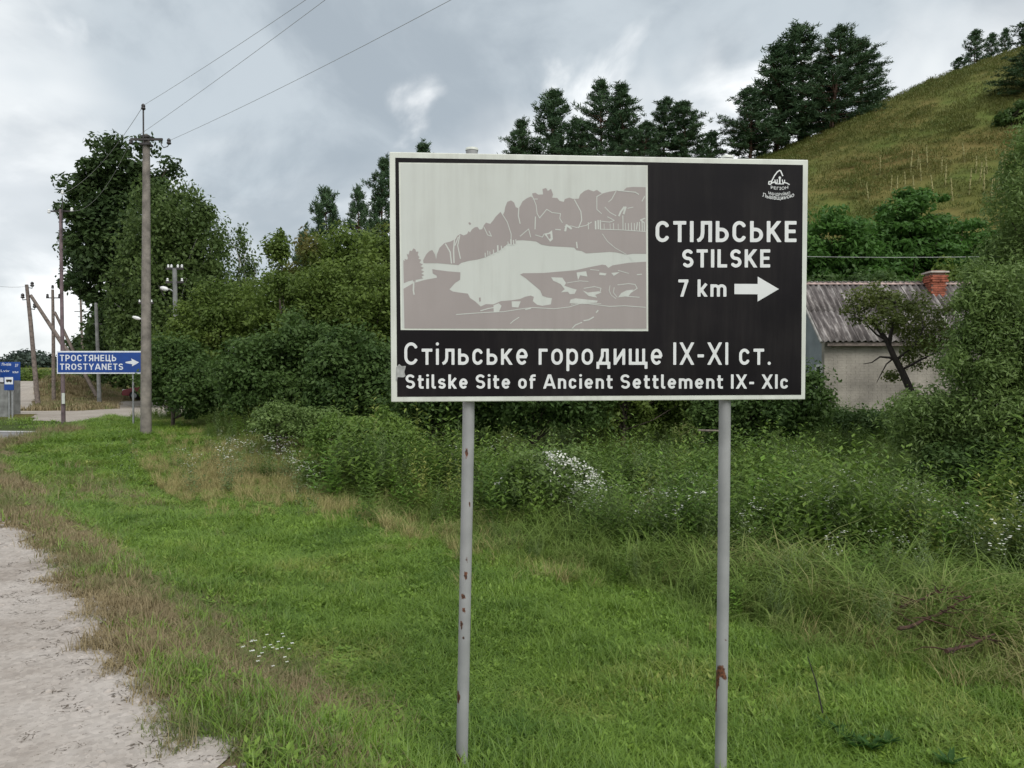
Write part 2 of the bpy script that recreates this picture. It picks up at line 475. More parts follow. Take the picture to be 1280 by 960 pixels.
def gravel_material(name, c1, c2, c3, s=1.0):
    m, nt, b = new_mat(name)
    N, L = nt.nodes.new, nt.links.new
    geo = N('ShaderNodeNewGeometry')
    def nz(sc, d=6, rough=0.6):
        n = N('ShaderNodeTexNoise'); n.inputs['Scale'].default_value = sc * s; n.inputs['Detail'].default_value = d; n.inputs['Roughness'].default_value = rough
        L(geo.outputs['Position'], n.inputs['Vector']); return n.outputs[0]
    r = N('ShaderNodeValToRGB'); e = r.color_ramp.elements
    e[0].position = 0.32; e[0].color = (*c1, 1); e[1].position = 0.68; e[1].color = (*c3, 1)
    k = e.new(0.5); k.color = (*c2, 1)
    L(nz(0.9, 8, 0.72), r.inputs[0])
    v = N('ShaderNodeTexVoronoi'); v.inputs['Scale'].default_value = 38 * s
    L(geo.outputs['Position'], v.inputs['Vector'])
    r2 = N('ShaderNodeValToRGB'); r2.color_ramp.elements[0].color = (0.72, 0.72, 0.72, 1); r2.color_ramp.elements[1].color = (1.1, 1.1, 1.1, 1)
    L(v.outputs['Color'], r2.inputs[0])
    mu = N('ShaderNodeMix'); mu.data_type = 'RGBA'; mu.blend_type = 'MULTIPLY'; mu.inputs[0].default_value = 0.8
    L(r.outputs[0], mu.inputs[6]); L(r2.outputs[0], mu.inputs[7])
    # scattered darker grit
    n = nz(34, 5, 0.75)
    mr = N('ShaderNodeMapRange'); mr.inputs['From Min'].default_value = 0.60; mr.inputs['From Max'].default_value = 0.66; mr.inputs['To Max'].default_value = 0.75
    L(n, mr.inputs['Value'])
    m3 = N('ShaderNodeMix'); m3.data_type = 'RGBA'; L(mr.outputs[0], m3.inputs[0]); L(mu.outputs[2], m3.inputs[6])
    m3.inputs[7].default_value = (c1[0] * 0.45, c1[1] * 0.43, c1[2] * 0.4, 1)
    L(m3.outputs[2], b.inputs['Base Color'])
    b.inputs['Roughness'].default_value = 0.95; b.inputs['Specular IOR Level'].default_value = 0.15
    bp = N('ShaderNodeBump'); bp.inputs['Strength'].default_value = 0.4; bp.inputs['Distance'].default_value = 0.01
    L(nz(70, 5), bp.inputs['Height']); L(bp.outputs[0], b.inputs['Normal'])
    return m
MAT['gravel'] = gravel_material('pale_compacted_gravel', (0.27, 0.232, 0.20), (0.395, 0.355, 0.32), (0.48, 0.44, 0.405))
MAT['dirt'] = gravel_material('sandy_dirt', (0.27, 0.235, 0.20), (0.36, 0.32, 0.28), (0.42, 0.38, 0.33), 0.5)
MAT['asphalt'] = mat_plain('worn_asphalt', (0.20, 0.195, 0.20), 0.9, 0.15, 1.5, 0.3, coords='Object', bscale=60)
MAT['paint'] = mat_plain('road_paint', (0.62, 0.62, 0.60), 0.8, 0.2, 9)

GRAVEL = [p for p in GRAVEL_EDGE[1:-3]] + [(-12.2, 12.0), (-5.5, 2.0), (-4.0, -3)]
sheet('gravel_shoulder', GRAVEL, MAT['gravel'], 0.006, 0.07, 0.30, 0.25)
ROADP = [(-13.3, 22.2), (-12.5, 20.4), (-11.9, 18.7), (-12.9, 17.2), (-13.2, 12.4), (-8.0, 2.0), (-6.0, -3), (-22, -3), (-40, 12), (-60, 18), (-60, 25.6), (-18, 22.7)]
sheet('asphalt_road', ROADP, MAT['asphalt'], 0.010, 0.4, 0.08, 1.0)
sheet('road_marking', [(-13.6, 22.0), (-18, 22.5), (-50, 24.7), (-50, 24.5), (-18, 22.3), (-13.6, 21.8)], MAT['paint'], 0.014, 0.4, 0.0, 0.8)
sheet('road_marking', [(-12.15, 18.95), (-13.4, 18.75), (-20, 18.0), (-20, 17.85), (-13.4, 18.58), (-12.15, 18.78)], MAT['paint'], 0.014, 0.4, 0.0, 0.8)
def GP(px, py, z=0.0):
    d = (CAM_H - z) * F / (py - HOR)
    return ((px - 640) / F * d, d)
FORECOURT = [GP(42, 526), GP(90, 528.5), GP(178, 531), GP(240, 528), GP(240, 500), GP(150, 502.5), GP(141, 510), GP(95, 512.5), GP(30, 513), GP(-60, 514), GP(-60, 519), GP(40, 518)]
sheet('gravel_forecourt', FORECOURT, MAT['dirt'], 0.012, 0.4, 0.5, 0.8)
DIRT_ROAD = [(-34, 34), (-22.6, 36.5), (-25.3, 41), (-28.5, 46), (-36.5, 60), (-46, 78), (-54, 96), (-76, 98), (-66, 80), (-54, 62), (-42, 46)]
sheet('dirt_road', DIRT_ROAD, MAT['dirt'], 0.06, 0.5, 0.6, 0.8)

# ------------------------------------------------------------------ the big brown information sign
TL = P(486, 190, 3.665); TR = P(1009, 200, 3.83); BL = P(489, 503, 3.70); BR = P(1008, 500, 3.86)
BX = ((TR - TL) + (BR - BL)).normalized()
BZ = ((TL - BL) + (TR - BR)); BZ = (BZ - BX * BZ.dot(BX)).normalized()
BN = BX.cross(BZ)                      # points away from the camera is +; front is -BN
if BN.y < 0: BN = -BN
BO = (TL + TR + BL + BR) / 4
BW = ((TR - TL).length + (BR - BL).length) / 2
BH = ((TL - BL).length + (TR - BR).length) / 2
BM = Matrix(((BX.x, BN.x, BZ.x, BO.x), (BX.y, BN.y, BZ.y, BO.y), (BX.z, BN.z, BZ.z, BO.z), (0, 0, 0, 1)))
CAMV = Vector((0, 0, CAM_H))
def B(px, py):
    """photo pixel -> (u, v) metres on the board's face"""
    d = P(px, py, 1.0) - CAMV
    t = (BO - CAMV).dot(BN) / d.dot(BN)
    q = CAMV + d * t - BO
    return q.dot(BX), q.dot(BZ)

def flat_poly(name, polys, y, mat, parent, mapf):
    """flat print: filled outlines on a board face"""
    vs_all, fs_all = [], []
    for poly in polys:
        p2 = [Vector(mapf(*p)) for p in poly]
        m = len(p2)
        vs, es, fs, *_ = delaunay_2d_cdt(p2, [(i, (i + 1) % m) for i in range(m)], [], 1, 1e-7)
        b = len(vs_all)
        vs_all += [(v.x, y, v.y) for v in vs]; fs_all += [tuple(i + b for i in f) for f in fs]
    me = bpy.data.meshes.new(name); me.from_pydata(vs_all, [], fs_all); me.materials.append(mat)
    return link(name, me, parent)

def ribbon(pts, w):
    """thin stroke outline as a polygon list (photo px)"""
    out = []
    for (x1, y1), (x2, y2) in zip(pts[:-1], pts[1:]):
        dx, dy = x2 - x1, y2 - y1; l = math.hypot(dx, dy) or 1
        nx, ny = -dy / l * w / 2, dx / l * w / 2
        ex, ey = dx / l * w * .3, dy / l * w * .3
        out.append([(x1 + nx - ex, y1 + ny - ey), (x2 + nx + ex, y2 + ny + ey), (x2 - nx + ex, y2 - ny + ey), (x1 - nx - ex, y1 - ny - ey)])
    return out

# ---- lettering drawn as strokes (road-sign style) and filled by a distance field
def _arc(cx, cy, rx, ry, a0, a1, n=16):
    return [(cx + rx * math.cos(R(a0 + (a1 - a0) * i / n)), cy + ry * math.sin(R(a0 + (a1 - a0) * i / n))) for i in range(n + 1)]
def glyph(ch, w):
    """-> width, strokes, dots, (ylo, yhi). Cap height 1."""
    h = w / 2; X = 0.72; dots = []; lo, hi = 0.0, 1.0
    def C_(H, W): 
        rx = W / 2 - h; ry = min(rx * 1.15, H / 2 - h)
        return [_arc(W / 2, H - h - ry, rx, ry, 22, 180) + _arc(W / 2, h + ry, rx, ry, 180, 338)]
    def O_(H, W):
        rx = W / 2 - h; ry = min(rx * 1.15, H / 2 - h)
        p = _arc(W / 2, H - h - ry, rx, ry, 0, 180) + _arc(W / 2, h + ry, rx, ry, 180, 360)
        return [p + [p[0], p[1]]]
    def S_(H, W):
        rx = W / 2 - h; ry = (H - w) / 4
        return [_arc(W / 2, H - h - ry, rx, ry, 28, 270, 22) + _arc(W / 2, h + ry, rx, ry, 90, -152, 22)[1:]]
    def T_(H, W): return [[(0, H - h), (W, H - h)], [(W / 2, 0), (W / 2, H)]]
    def L_(H, W): return [[(h, 0), (h, H)], [(0, h), (W, h)]]
    def LL(H, W): return [[(W - h, 0), (W - h, H)], [(.24 * W, H - h), (W, H - h)], [(.24 * W + h, H), (.24 * W + h, .45 * H), (.24 * W + h - .03, .25 * H), (.13 * W + .02, h + .02), (0, h * .8)]]
    def SOFT(H, W, x0=0.0, yt=0.60):
        r = (yt * H - h) / 2
        return [[(x0 + h, 0), (x0 + h, H)], [(x0 + h, yt * H - 0), (x0 + W - h - r, yt * H)] + _arc(x0 + W - h - r, h + r, r, r, 90, -90) + [(x0 + h, h)]]
    def K_(H, W): return [[(h, 0), (h, H)], [(W - h * .6, H + .05), (h + .02, .40 * H)], [(.36 * W, .56 * H), (W - h * .5, -.05)]]
    def E_(H, W): return [[(h, 0), (h, H)], [(0, H - h), (W, H - h)], [(0, H / 2 + .01), (W * .92, H / 2 + .01)], [(0, h), (W, h)]]
    def G_(H, W): return [[(h, 0), (h, H)], [(0, H - h), (W, H - h)]]
    def N_(H, W): return [[(h, 0), (h, H)], [(W - h, 0), (W - h, H)], [(h, H / 2), (W - h, H / 2)]]
    def P_(H, W, flip=False):
        r = H * .26
        s = [[(h, 0), (h, H)], [(h, H - h), (W - h - r, H - h)] + _arc(W - h - r, H - h - r, r, r, 90, -90) + [(h, H - h - 2 * r)]]
        return s
    def X_(H, W): return [[(h * .5, -.04), (W - h * .5, H + .04)], [(h * .5, H + .04), (W - h * .5, -.04)]]
    def I_(): return [[(h, 0), (h, 1)]]
    def II(H, W): return [[(h, 0), (h, H)], [(W - h, 0), (W - h, H)], [(h, .06), (W - h, H - .06)]]
    def mirror(st, W): return [[(W - x, y) for x, y in s] for s in st]
    def e_(W=.56):
        rx = W / 2 - h; ry = X / 2 - h
        return [_arc(W / 2, X / 2, rx, ry, 0, 318, 26), [(h, X / 2), (W - h * .6, X / 2)]]
    cap = {'С': (.64, C_), 'C': (.64, C_), 'Т': (.60, T_), 'T': (.60, T_), 'Л': (.68, LL), 'Ь': (.60, SOFT), 'К': (.66, K_), 'K': (.66, K_), 'Е': (.54, E_), 'E': (.54, E_), 'S': (.60, S_), 'L': (.52, L_),
           'О': (.68, O_), 'O': (.68, O_), 'Р': (.60, P_), 'Н': (.64, N_), 'X': (.66, X_)}
    low = {'т': (.50, T_), 'л': (.56, LL), 'ь': (.50, SOFT), 'с': (.50, C_), 'c': (.50, C_), 'к': (.54, K_), 'г': (.42, G_), 'о': (.54, O_), 'o': (.54, O_), 'и': (.54, II), 's': (.48, S_)}
    if ch in cap: W, f = cap[ch]; st = f(1.0, W)
    elif ch in low: W, f = low[ch]; st = f(X, W); hi = X
    elif ch in 'IІ': W = w; st = I_()
    elif ch in 'іi': W = w; st = [[(h, 0), (h, X)]]; dots = [(h, .93, h * 1.08)]; hi = 1.1
    elif ch in 'еe': W = .54; st = e_(W); hi = X
    elif ch == '-': W = .30; st = [[(0, .40), (W, .40)]]
    elif ch == '.': W = w; st = []; dots = [(h, h, h * 1.1)]
    elif ch == ' ': W = .24; st = []
    elif ch == '7': W = .56; st = [[(0, 1 - h), (W, 1 - h)], [(W - h * .9, 1 - h * .5), (.18, -.05)]]
    elif ch == 'k': W = .52; st = [[(h, 0), (h, 1)], [(W - h * .6, X + .03), (h, .24)], [(.20, .40), (W - h * .5, -.04)]]
    elif ch == 'm':
        W = .86; a = (W - w) / 4
        st = [[(h, 0), (h, X)], [(h, X - h - a)] + _arc(h + a, X - h - a, a, a, 180, 0) + [(h + 2 * a, 0)], [(h + 2 * a, X - h - a)] + _arc(h + 3 * a, X - h - a, a, a, 180, 0) + [(W - h, 0)]]; hi = X
    elif ch == 'n':
        W = .52; a = (W - w) / 2
        st = [[(h, 0), (h, X)], [(h, X - h - a)] + _arc(h + a, X - h - a, a, a, 180, 0) + [(W - h, 0)]]; hi = X
    elif ch == 't': W = .38; st = [[(.13 + h * .2, .94)] + [(.13 + h * .2, h + .10)] + _arc(.13 + h * .2 + .10, h + .10, .10, .10, 180, 270, 8) + [(W, h)], [(0, X - h), (W, X - h)]]
    elif ch == 'l': W = .25; st = [[(h, 1), (h, h + .10)] + _arc(h + .10, h + .10, .10, .10, 180, 270, 8) + [(W + .02, h)]]
    elif ch == 'f': W = .40; st = [[(.12 + h * .2, 0), (.12 + h * .2, 1 - h - .13)] + _arc(.12 + h * .2 + .13, 1 - h - .13, .13, .13, 180, 90, 8) + [(W, 1 - h)], [(0, X - h), (W - .02, X - h)]]
    elif ch == 'р':
        W = .54; rx = W / 2 - h
        st = [[(h, -.28), (h, X)]] + O_(X, W); lo, hi = -.28, X
    elif ch == 'д':
        W = .62; st = [[(0, -.17), (0 + .0, h)], ]; st = [[(h * .8, -.18), (h * .8, w)], [(W - h * .8, -.18), (W - h * .8, w)], [(0, h), (W, h)], [(W - h - .06, 0), (W - h - .06, X)], [(.20, X - h), (W - h - .06, X - h)], [(.20 + h, X), (.19 + h, .38), (.12, h)]]; lo, hi = -.18, X
    elif ch == 'щ':
        W = .86; m = (W - .08) / 2
        st = [[(h, 0), (h, X)], [(m, 0), (m, X)], [(W - .10 - h, 0), (W - .10 - h, X)], [(0, h), (W, h)], [(W - h * .8, -.18), (W - h * .8, w)]]; lo, hi = -.18, X
    elif ch == 'Ц': W = .70; st = [[(h, 0), (h, 1)], [(W - .10 - h, 0), (W - .10 - h, 1)], [(0, h), (W, h)], [(W - h * .8, -.16), (W - h * .8, w)]]; lo = -.16
    elif ch == 'Я': W = .62; st = mirror(P_(1, W), W) + [[(W * .52, .45), (h * .5, -.05)]]
    elif ch == 'R': W = .62; st = P_(1, W) + [[(W * .45, .45), (W - h * .5, -.05)]]
    elif ch == 'A': W = .74; st = [[(h * .4, -.05), (W / 2 - .01, 1.03)], [(W - h * .4, -.05), (W / 2 + .01, 1.03)], [(.16, .28), (W - .16, .28)]]
    elif ch == 'Y': W = .68; st = [[(h * .4, 1.05), (W / 2, .46)], [(W - h * .4, 1.05), (W / 2, .46)], [(W / 2, 0), (W / 2, .52)]]; dots = [(W / 2, .47, h)]
    elif ch == 'N': W = .66; st = [[(h, 0), (h, 1)], [(W - h, 0), (W - h, 1)], [(h, .97), (W - h, .03)]]
    else: raise ValueError('no glyph ' + ch)
    return W, st, dots, (lo, hi)
_GC = {}
def glyph_polys(ch, w, N=34):
    key = (ch, round(w, 4))
    if key in _GC: return _GC[key]
    W, st, dots, (lo, hi) = glyph(ch, w)
    h = w / 2; c = 1.0 / N
    xs = np.arange(-.1, W + .1 + c, c); ys = np.arange(-.34, 1.12 + c, c)
    GX, GY = np.meshgrid(xs, ys)
    D = np.full(GX.shape, 9.0)
    for s in st:
        for i in range(len(s) - 1):
            (ax, ay), (bx, by) = s[i], s[i + 1]
            l = math.hypot(bx - ax, by - ay)
            if l < 1e-6: continue
            ux, uy = (bx - ax) / l, (by - ay) / l
            a = (GX - ax) * ux + (GY - ay) * uy; b = np.abs(-(GX - ax) * uy + (GY - ay) * ux) - h
            e = np.maximum(-a, a - l)
            D = np.minimum(D, np.maximum(e, b))
            if i > 0: D = np.minimum(D, np.hypot(GX - ax, GY - ay) - h)
    D = np.maximum(D, np.maximum(lo - GY, GY - hi))
    for (x, y, r_) in dots: D = np.minimum(D, np.hypot(GX - x, GY - y) - r_)
    D = np.where(np.abs(D) < 1e-5, -1e-5, D)
    polys = []
    ny, nx = D.shape
    for j in range(ny - 1):
        i = 0
        while i < nx - 1:
            q = [D[j, i], D[j, i + 1], D[j + 1, i + 1], D[j + 1, i]]
            if all(v < 0 for v in q):
                k = i
                while k < nx - 1 and D[j, k + 1] < 0 and D[j + 1, k + 1] < 0: k += 1
                polys.append([(xs[i], ys[j]), (xs[k], ys[j]), (xs[k], ys[j + 1]), (xs[i], ys[j + 1])]); i = k; continue
            if any(v < 0 for v in q):
                cs = [(xs[i], ys[j]), (xs[i + 1], ys[j]), (xs[i + 1], ys[j + 1]), (xs[i], ys[j + 1])]
                out = []
                for k in range(4):
                    a, b = q[k], q[(k + 1) % 4]; pa, pb = cs[k], cs[(k + 1) % 4]
                    if a < 0: out.append(pa)
                    if (a < 0) != (b < 0):
                        t = a / (a - b); out.append((pa[0] + (pb[0] - pa[0]) * t, pa[1] + (pb[1] - pa[1]) * t))
                if len(out) >= 3: polys.append(out)
            i += 1
    _GC[key] = (W, polys)
    return _GC[key]
def lettering(s, x0, x1, base, cap, y, mat, parent, mapf, w=0.16, gap=0.17, name='letter', **k):
    """every letter is a mesh of its own, fitted between x0..x1 px"""
    pen = 0; items = []
    for ch in s:
        W, polys = glyph_polys(ch, w)
        items.append((pen, ch, polys)); pen += W + (gap if ch != ' ' else gap * .6)
    tot = pen - gap
    line = bpy.data.objects.new('lettering', None); COL.objects.link(line); line.parent = parent; line.empty_display_size = .05
    for px0, ch, polys in items:
        if not polys: continue
        V, Fc = [], []
        for p in polys:
            b = len(V)
            for (gx, gy) in p:
                q = mapf(x0 + (px0 + gx) / tot * (x1 - x0), base + gy * (cap - base)); V.append((q[0], y, q[1]))
            Fc.append(tuple(range(b, b + len(p))))
        me = bpy.data.meshes.new(name); me.from_pydata(V, [], Fc); me.materials.append(mat)
        o = link(name, me, line)
    return line

def text_mesh(s, bold=0.014, spacing=1.0):
    cu = bpy.data.curves.new('lettering', 'FONT')
    cu.body = s; cu.size = 1.0; cu.offset = bold; cu.space_character = spacing; cu.resolution_u = 4
    ob = bpy.data.objects.new('tmp_text', cu)
    COL.objects.link(ob)
    bpy.context.view_layer.update()
    dg = bpy.context.evaluated_depsgraph_get()
    me = bpy.data.meshes.new_from_object(ob.evaluated_get(dg))
    bpy.data.objects.remove(ob); bpy.data.curves.remove(cu)
    co = np.empty(len(me.vertices) * 3, dtype=np.float32); me.vertices.foreach_get('co', co)
    return me, co.reshape(-1, 3)
_capme, _capco = text_mesh('I')
CAP0, CAP1 = float(_capco[:, 1].min()), float(_capco[:, 1].max())

def small_print(s, x0, x1, base, cap, y, mat, parent, mapf, bold=0.014, name='lettering', spacing=1.0, bend=None):
    """text fitted between x0..x1 (px) on the baseline 'base' with capitals reaching 'cap' (px)"""
    me, co = text_mesh(s, bold, spacing)
    xa, xb = co[:, 0].min(), co[:, 0].max()
    px = x0 + (co[:, 0] - xa) / (xb - xa) * (x1 - x0)
    py = base + (co[:, 1] - CAP0) / (CAP1 - CAP0) * (cap - base)
    if bend is not None:
        t = (px - (x0 + x1) / 2) / ((x1 - x0) / 2)
        py = py + bend * (1 - t * t)
    out = np.array([(lambda q: (q[0], y, q[1]))(mapf(a, b)) for a, b in zip(px, py)], dtype=np.float32)
    me.vertices.foreach_set('co', out.ravel()); me.update()
    me.materials.clear(); me.materials.append(mat)
    return link(name, me, parent)

def weather(mat, amount=0.5, col=(0.20, 0.185, 0.16)):
    """thin run-down dust streaks and scuffs over a painted face"""
    nt = mat.node_tree; N, L = nt.nodes.new, nt.links.new
    b = nt.nodes['Principled BSDF']; src = b.inputs['Base Color'].links[0].from_socket
    tc = N('ShaderNodeTexCoord')
    mp = N('ShaderNodeMapping'); mp.inputs['Scale'].default_value = (16, 16, 1.1); L(tc.outputs['Object'], mp.inputs[0])
    n = N('ShaderNodeTexNoise'); n.inputs['Scale'].default_value = 1.0; n.inputs['Detail'].default_value = 8; n.inputs['Roughness'].default_value = .7; L(mp.outputs[0], n.inputs['Vector'])
    n2 = N('ShaderNodeTexNoise'); n2.inputs['Scale'].default_value = 2.2; n2.inputs['Detail'].default_value = 6; L(tc.outputs['Object'], n2.inputs['Vector'])
    mu = N('ShaderNodeMath'); mu.operation = 'MULTIPLY'; L(n.outputs[0], mu.inputs[0]); L(n2.outputs[0], mu.inputs[1])
    mr = N('ShaderNodeMapRange'); mr.inputs['From Min'].default_value = .22; mr.inputs['From Max'].default_value = .42; mr.inputs['To Max'].default_value = amount; L(mu.outputs[0], mr.inputs['Value'])
    mx = N('ShaderNodeMix'); mx.data_type = 'RGBA'; L(mr.outputs[0], mx.inputs[0]); L(src, mx.inputs[6]); mx.inputs[7].default_value = (*col, 1); L(mx.outputs[2], b.inputs['Base Color'])
    r = N('ShaderNodeMapRange'); r.inputs['From Min'].default_value = .3; r.inputs['From Max'].default_value = .7; r.inputs['To Min'].default_value = .32; r.inputs['To Max'].default_value = .6; L(n2.outputs[0], r.inputs['Value']); L(r.outputs[0], b.inputs['Roughness'])
weather(MAT['sign_black'], 0.05); weather(MAT['sign_pale'], 0.22); weather(MAT['sign_mauve'], 0.18); weather(MAT['sign_frame'], 0.35)
def build_main_sign():
    base = Vector((BO.x, BO.y, gz(BO.x, BO.y)))
    root = empty('information_sign', base, 'large black road sign with a lake drawing and СТІЛЬСЬКЕ lettering on two rusty grey posts', 'road sign')
    brd = MB()
    t = 0.022
    brd.box((0, t / 2, 0), (BW - 0.004, t, BH - 0.004))
    board = brd.build('board', MAT['sign_frame'], root, bevel=0.004)
    back = MB(); back.box((0, t + 0.0015, 0), (BW - 0.03, 0.003, BH - 0.03))
    bk = back.build('back_sheet', MAT['sign_back'], root)
    bars = []
    for v in (-0.38, 0.38):
        mb = MB(); mb.box((0, t + 0.013, v), (BW - 0.12, 0.02, 0.04)); bars.append(mb.build('rail', MAT['steel_grey'], root))
    face = flat_poly('sign_face', [[(494.5, 198), (1002.5, 207), (1001.5, 493.5), (496.5, 496)]], -0.0012, MAT['sign_black'], root, B)
    pan = flat_poly('picture_panel', [[(499, 204), (809, 207.5), (810, 414), (501, 412.5)]], -0.0020, MAT['sign_frame'], root, B)
    flat_poly('picture_sky', [[(501.3, 205.8), (807, 209.3), (807.8, 411.5), (503, 410)]], -0.0026, MAT['sign_pale'], pan, B)
    k = 3.765
    Z = lambda pts: [(480 + x / k, 180 + y / k) for x, y in pts]
    trees = [(185, 548), (200, 520), (215, 505), (228, 500), (240, 520), (246, 545), (250, 520), (262, 490), (285, 468), (300, 464), (315, 460), (328, 453), (337, 450), (345, 435), (360, 425), (375, 432), (392, 425), (398, 412), (405, 418), (415, 403), (428, 394), (440, 392), (450, 405), (462, 403), (470, 385), (480, 372), (500, 378), (515, 360), (525, 345), (548, 322), (560, 335), (567, 320), (570, 300), (580, 275), (598, 268), (612, 278), (620, 300), (634, 305), (640, 295), (652, 272), (672, 258), (690, 250), (699, 256), (697, 235), (712, 232), (725, 241), (748, 240), (745, 215), (762, 210), (770, 224), (785, 214), (795, 240), (790, 255), (815, 257), (825, 270), (845, 275), (850, 262), (870, 255), (890, 261), (915, 260), (922, 240), (940, 225), (960, 217), (985, 226), (1000, 219), (1025, 236), (1060, 227), (1095, 222), (1125, 222), (1140, 208), (1170, 205), (1229, 206), (1232, 518), (1170, 518), (1140, 522), (1090, 511), (1060, 509), (950, 516), (930, 505), (905, 501), (893, 488), (840, 485), (780, 482), (740, 475), (715, 460), (690, 457), (650, 454), (625, 455), (618, 470), (600, 476), (585, 468), (570, 482), (545, 502), (515, 516), (480, 533), (440, 545), (400, 551), (365, 560), (350, 571), (300, 566), (250, 562), (187, 562)]
    pine = [(92, 548), (100, 552), (98, 542), (110, 546), (114, 538), (108, 519), (117, 522), (122, 503), (132, 505), (139, 493), (148, 497), (152, 508), (163, 508), (160, 524), (168, 534), (162, 541), (176, 546), (168, 560), (184, 568), (172, 576), (188, 584), (174, 594), (190, 602), (176, 610), (190, 618), (176, 626), (186, 633), (150, 640), (147, 655), (139, 655), (137, 641), (112, 648), (94, 656)]
    low = [(93, 682), (140, 655), (190, 641), (250, 630), (248, 620), (230, 610), (228, 590), (245, 593), (300, 600), (360, 605), (358, 640), (335, 655), (308, 685), (325, 695), (350, 699), (395, 705), (405, 725), (430, 742), (455, 765), (480, 754), (515, 755), (550, 740), (600, 736), (640, 730), (665, 719), (690, 714), (705, 720), (700, 740), (720, 757), (745, 762), (785, 755), (790, 725), (765, 722), (745, 715), (735, 690), (700, 660), (670, 635), (640, 615), (655, 609), (750, 608), (820, 602), (900, 595), (960, 582), (1000, 574), (1025, 569), (1042, 571), (1054, 584), (1075, 572), (1150, 560), (1232, 555), (1234, 869), (97, 868)]
    flat_poly('printed_hills', [Z(trees), Z(pine), Z(low), Z([(397, 373), (405, 370), (411, 378), (404, 384)]), Z([(447, 724), (454, 722), (456, 740), (449, 743)])], -0.0032, MAT['sign_mauve'], pan, B)
    wh = [[(515, 760), (540, 750), (553, 762), (541, 790), (516, 790)], [(600, 741), (643, 741), (632, 770), (602, 768)],
          [(905, 606), (950, 600), (956, 625), (922, 619), (912, 641)], [(786, 628), (838, 630), (856, 655), (848, 668), (882, 680), (906, 686), (896, 706), (874, 708), (864, 696), (832, 699), (850, 684), (830, 660), (795, 644)],
          [(934, 690), (958, 700), (1010, 694), (1022, 700), (993, 711), (1002, 724), (962, 716)], [(877, 733), (900, 727), (1005, 738), (1000, 747), (872, 750)],
          [(1115, 702), (1140, 690), (1172, 686), (1150, 716), (1100, 723)], [(1013, 606), (1046, 610), (1040, 620), (1011, 617)], [(1068, 608), (1108, 604), (1080, 622)],
          [(752, 424), (774, 420), (790, 408), (794, 450), (781, 462), (768, 444)]]
    wh2 = [[(765, 428), (782, 424), (784, 446), (776, 448)]]
    polys = [Z(p) for p in wh]
    lines = [([(332, 452), (328, 500), (330, 560)], 5), ([(290, 472), (312, 510), (318, 562)], 5), ([(357, 432), (347, 480), (360, 540)], 4), ([(350, 440), (335, 478)], 4),
             ([(470, 392), (488, 430), (506, 436), (494, 412)], 3), ([(552, 325), (580, 370), (598, 425), (598, 468)], 3), ([(634, 305), (632, 340), (640, 376)], 4),
             ([(697, 245), (715, 290), (720, 330), (732, 350), (765, 310), (790, 325), (830, 330), (826, 352), (838, 372)], 3), ([(700, 262), (722, 262)], 3), ([(712, 345), (710, 402)], 4),
             ([(895, 265), (925, 320), (929, 360), (915, 396)], 4), ([(1025, 236), (1000, 250), (1000, 310), (1022, 330)], 3), ([(1090, 225), (1070, 262), (1055, 275)], 3),
             ([(1022, 366), (1060, 370), (1082, 362), (1050, 345)], 3), ([(1100, 222), (1180, 230), (1196, 240)], 4), ([(1128, 300), (1112, 322), (1104, 340)], 7), ([(1135, 300), (1126, 330)], 8),
             ([(1038, 300), (1062, 325), (1090, 340)], 3), ([(1145, 305), (1170, 300)], 3), ([(1224, 250), (1212, 272)], 4), ([(1226, 352), (1205, 360), (1222, 372)], 5),
             ([(850, 390), (880, 388), (905, 395), (950, 385), (975, 370)], 3), ([(1019, 403), (1110, 406), (1228, 414)], 3), ([(1026, 425), (1050, 460), (1085, 490), (1140, 522)], 2.5),
             ([(340, 803), (420, 797), (500, 792), (560, 790), (650, 776), (700, 770), (800, 776), (870, 768), (920, 752), (960, 752), (1060, 765), (1130, 762), (1229, 769)], 3),
             ([(455, 785), (490, 775), (520, 770)], 4), ([(595, 845), (610, 832), (635, 816)], 3), ([(885, 868), (900, 852), (930, 840)], 4), ([(940, 832), (962, 828), (985, 815)], 5), ([(998, 793), (1006, 784)], 5), ([(665, 780), (690, 774)], 4),
             ([(1062, 668), (1058, 690), (1068, 712), (1090, 728)], 2.5), ([(1082, 676), (1078, 700), (1096, 722)], 2.5), ([(1098, 664), (1150, 658), (1180, 662), (1190, 680), (1160, 700)], 3), ([(1120, 716), (1200, 722)], 3),
             ([(940, 680), (990, 672), (1020, 680), (1015, 700)], 3), ([(860, 655), (920, 645), (960, 648)], 2.5), ([(970, 592), (1010, 596)], 2.5), ([(1100, 596), (1150, 610)], 2.5), ([(1190, 616), (1210, 614)], 4),
             ([(880, 755), (930, 748), (1020, 752)], 2.5), ([(1150, 530), (1168, 552)], 2), ([(141, 650), (139, 690), (142, 708)], 6), ([(905, 464), (908, 490)], 5), ([(640, 436), (680, 402), (690, 440)], 3),
             ([(712, 430), (745, 440), (752, 426)], 3), ([(806, 404), (830, 406)], 4), ([(880, 400), (858, 384), (852, 410)], 8), ([(1186, 404), (1190, 372)], 4)]
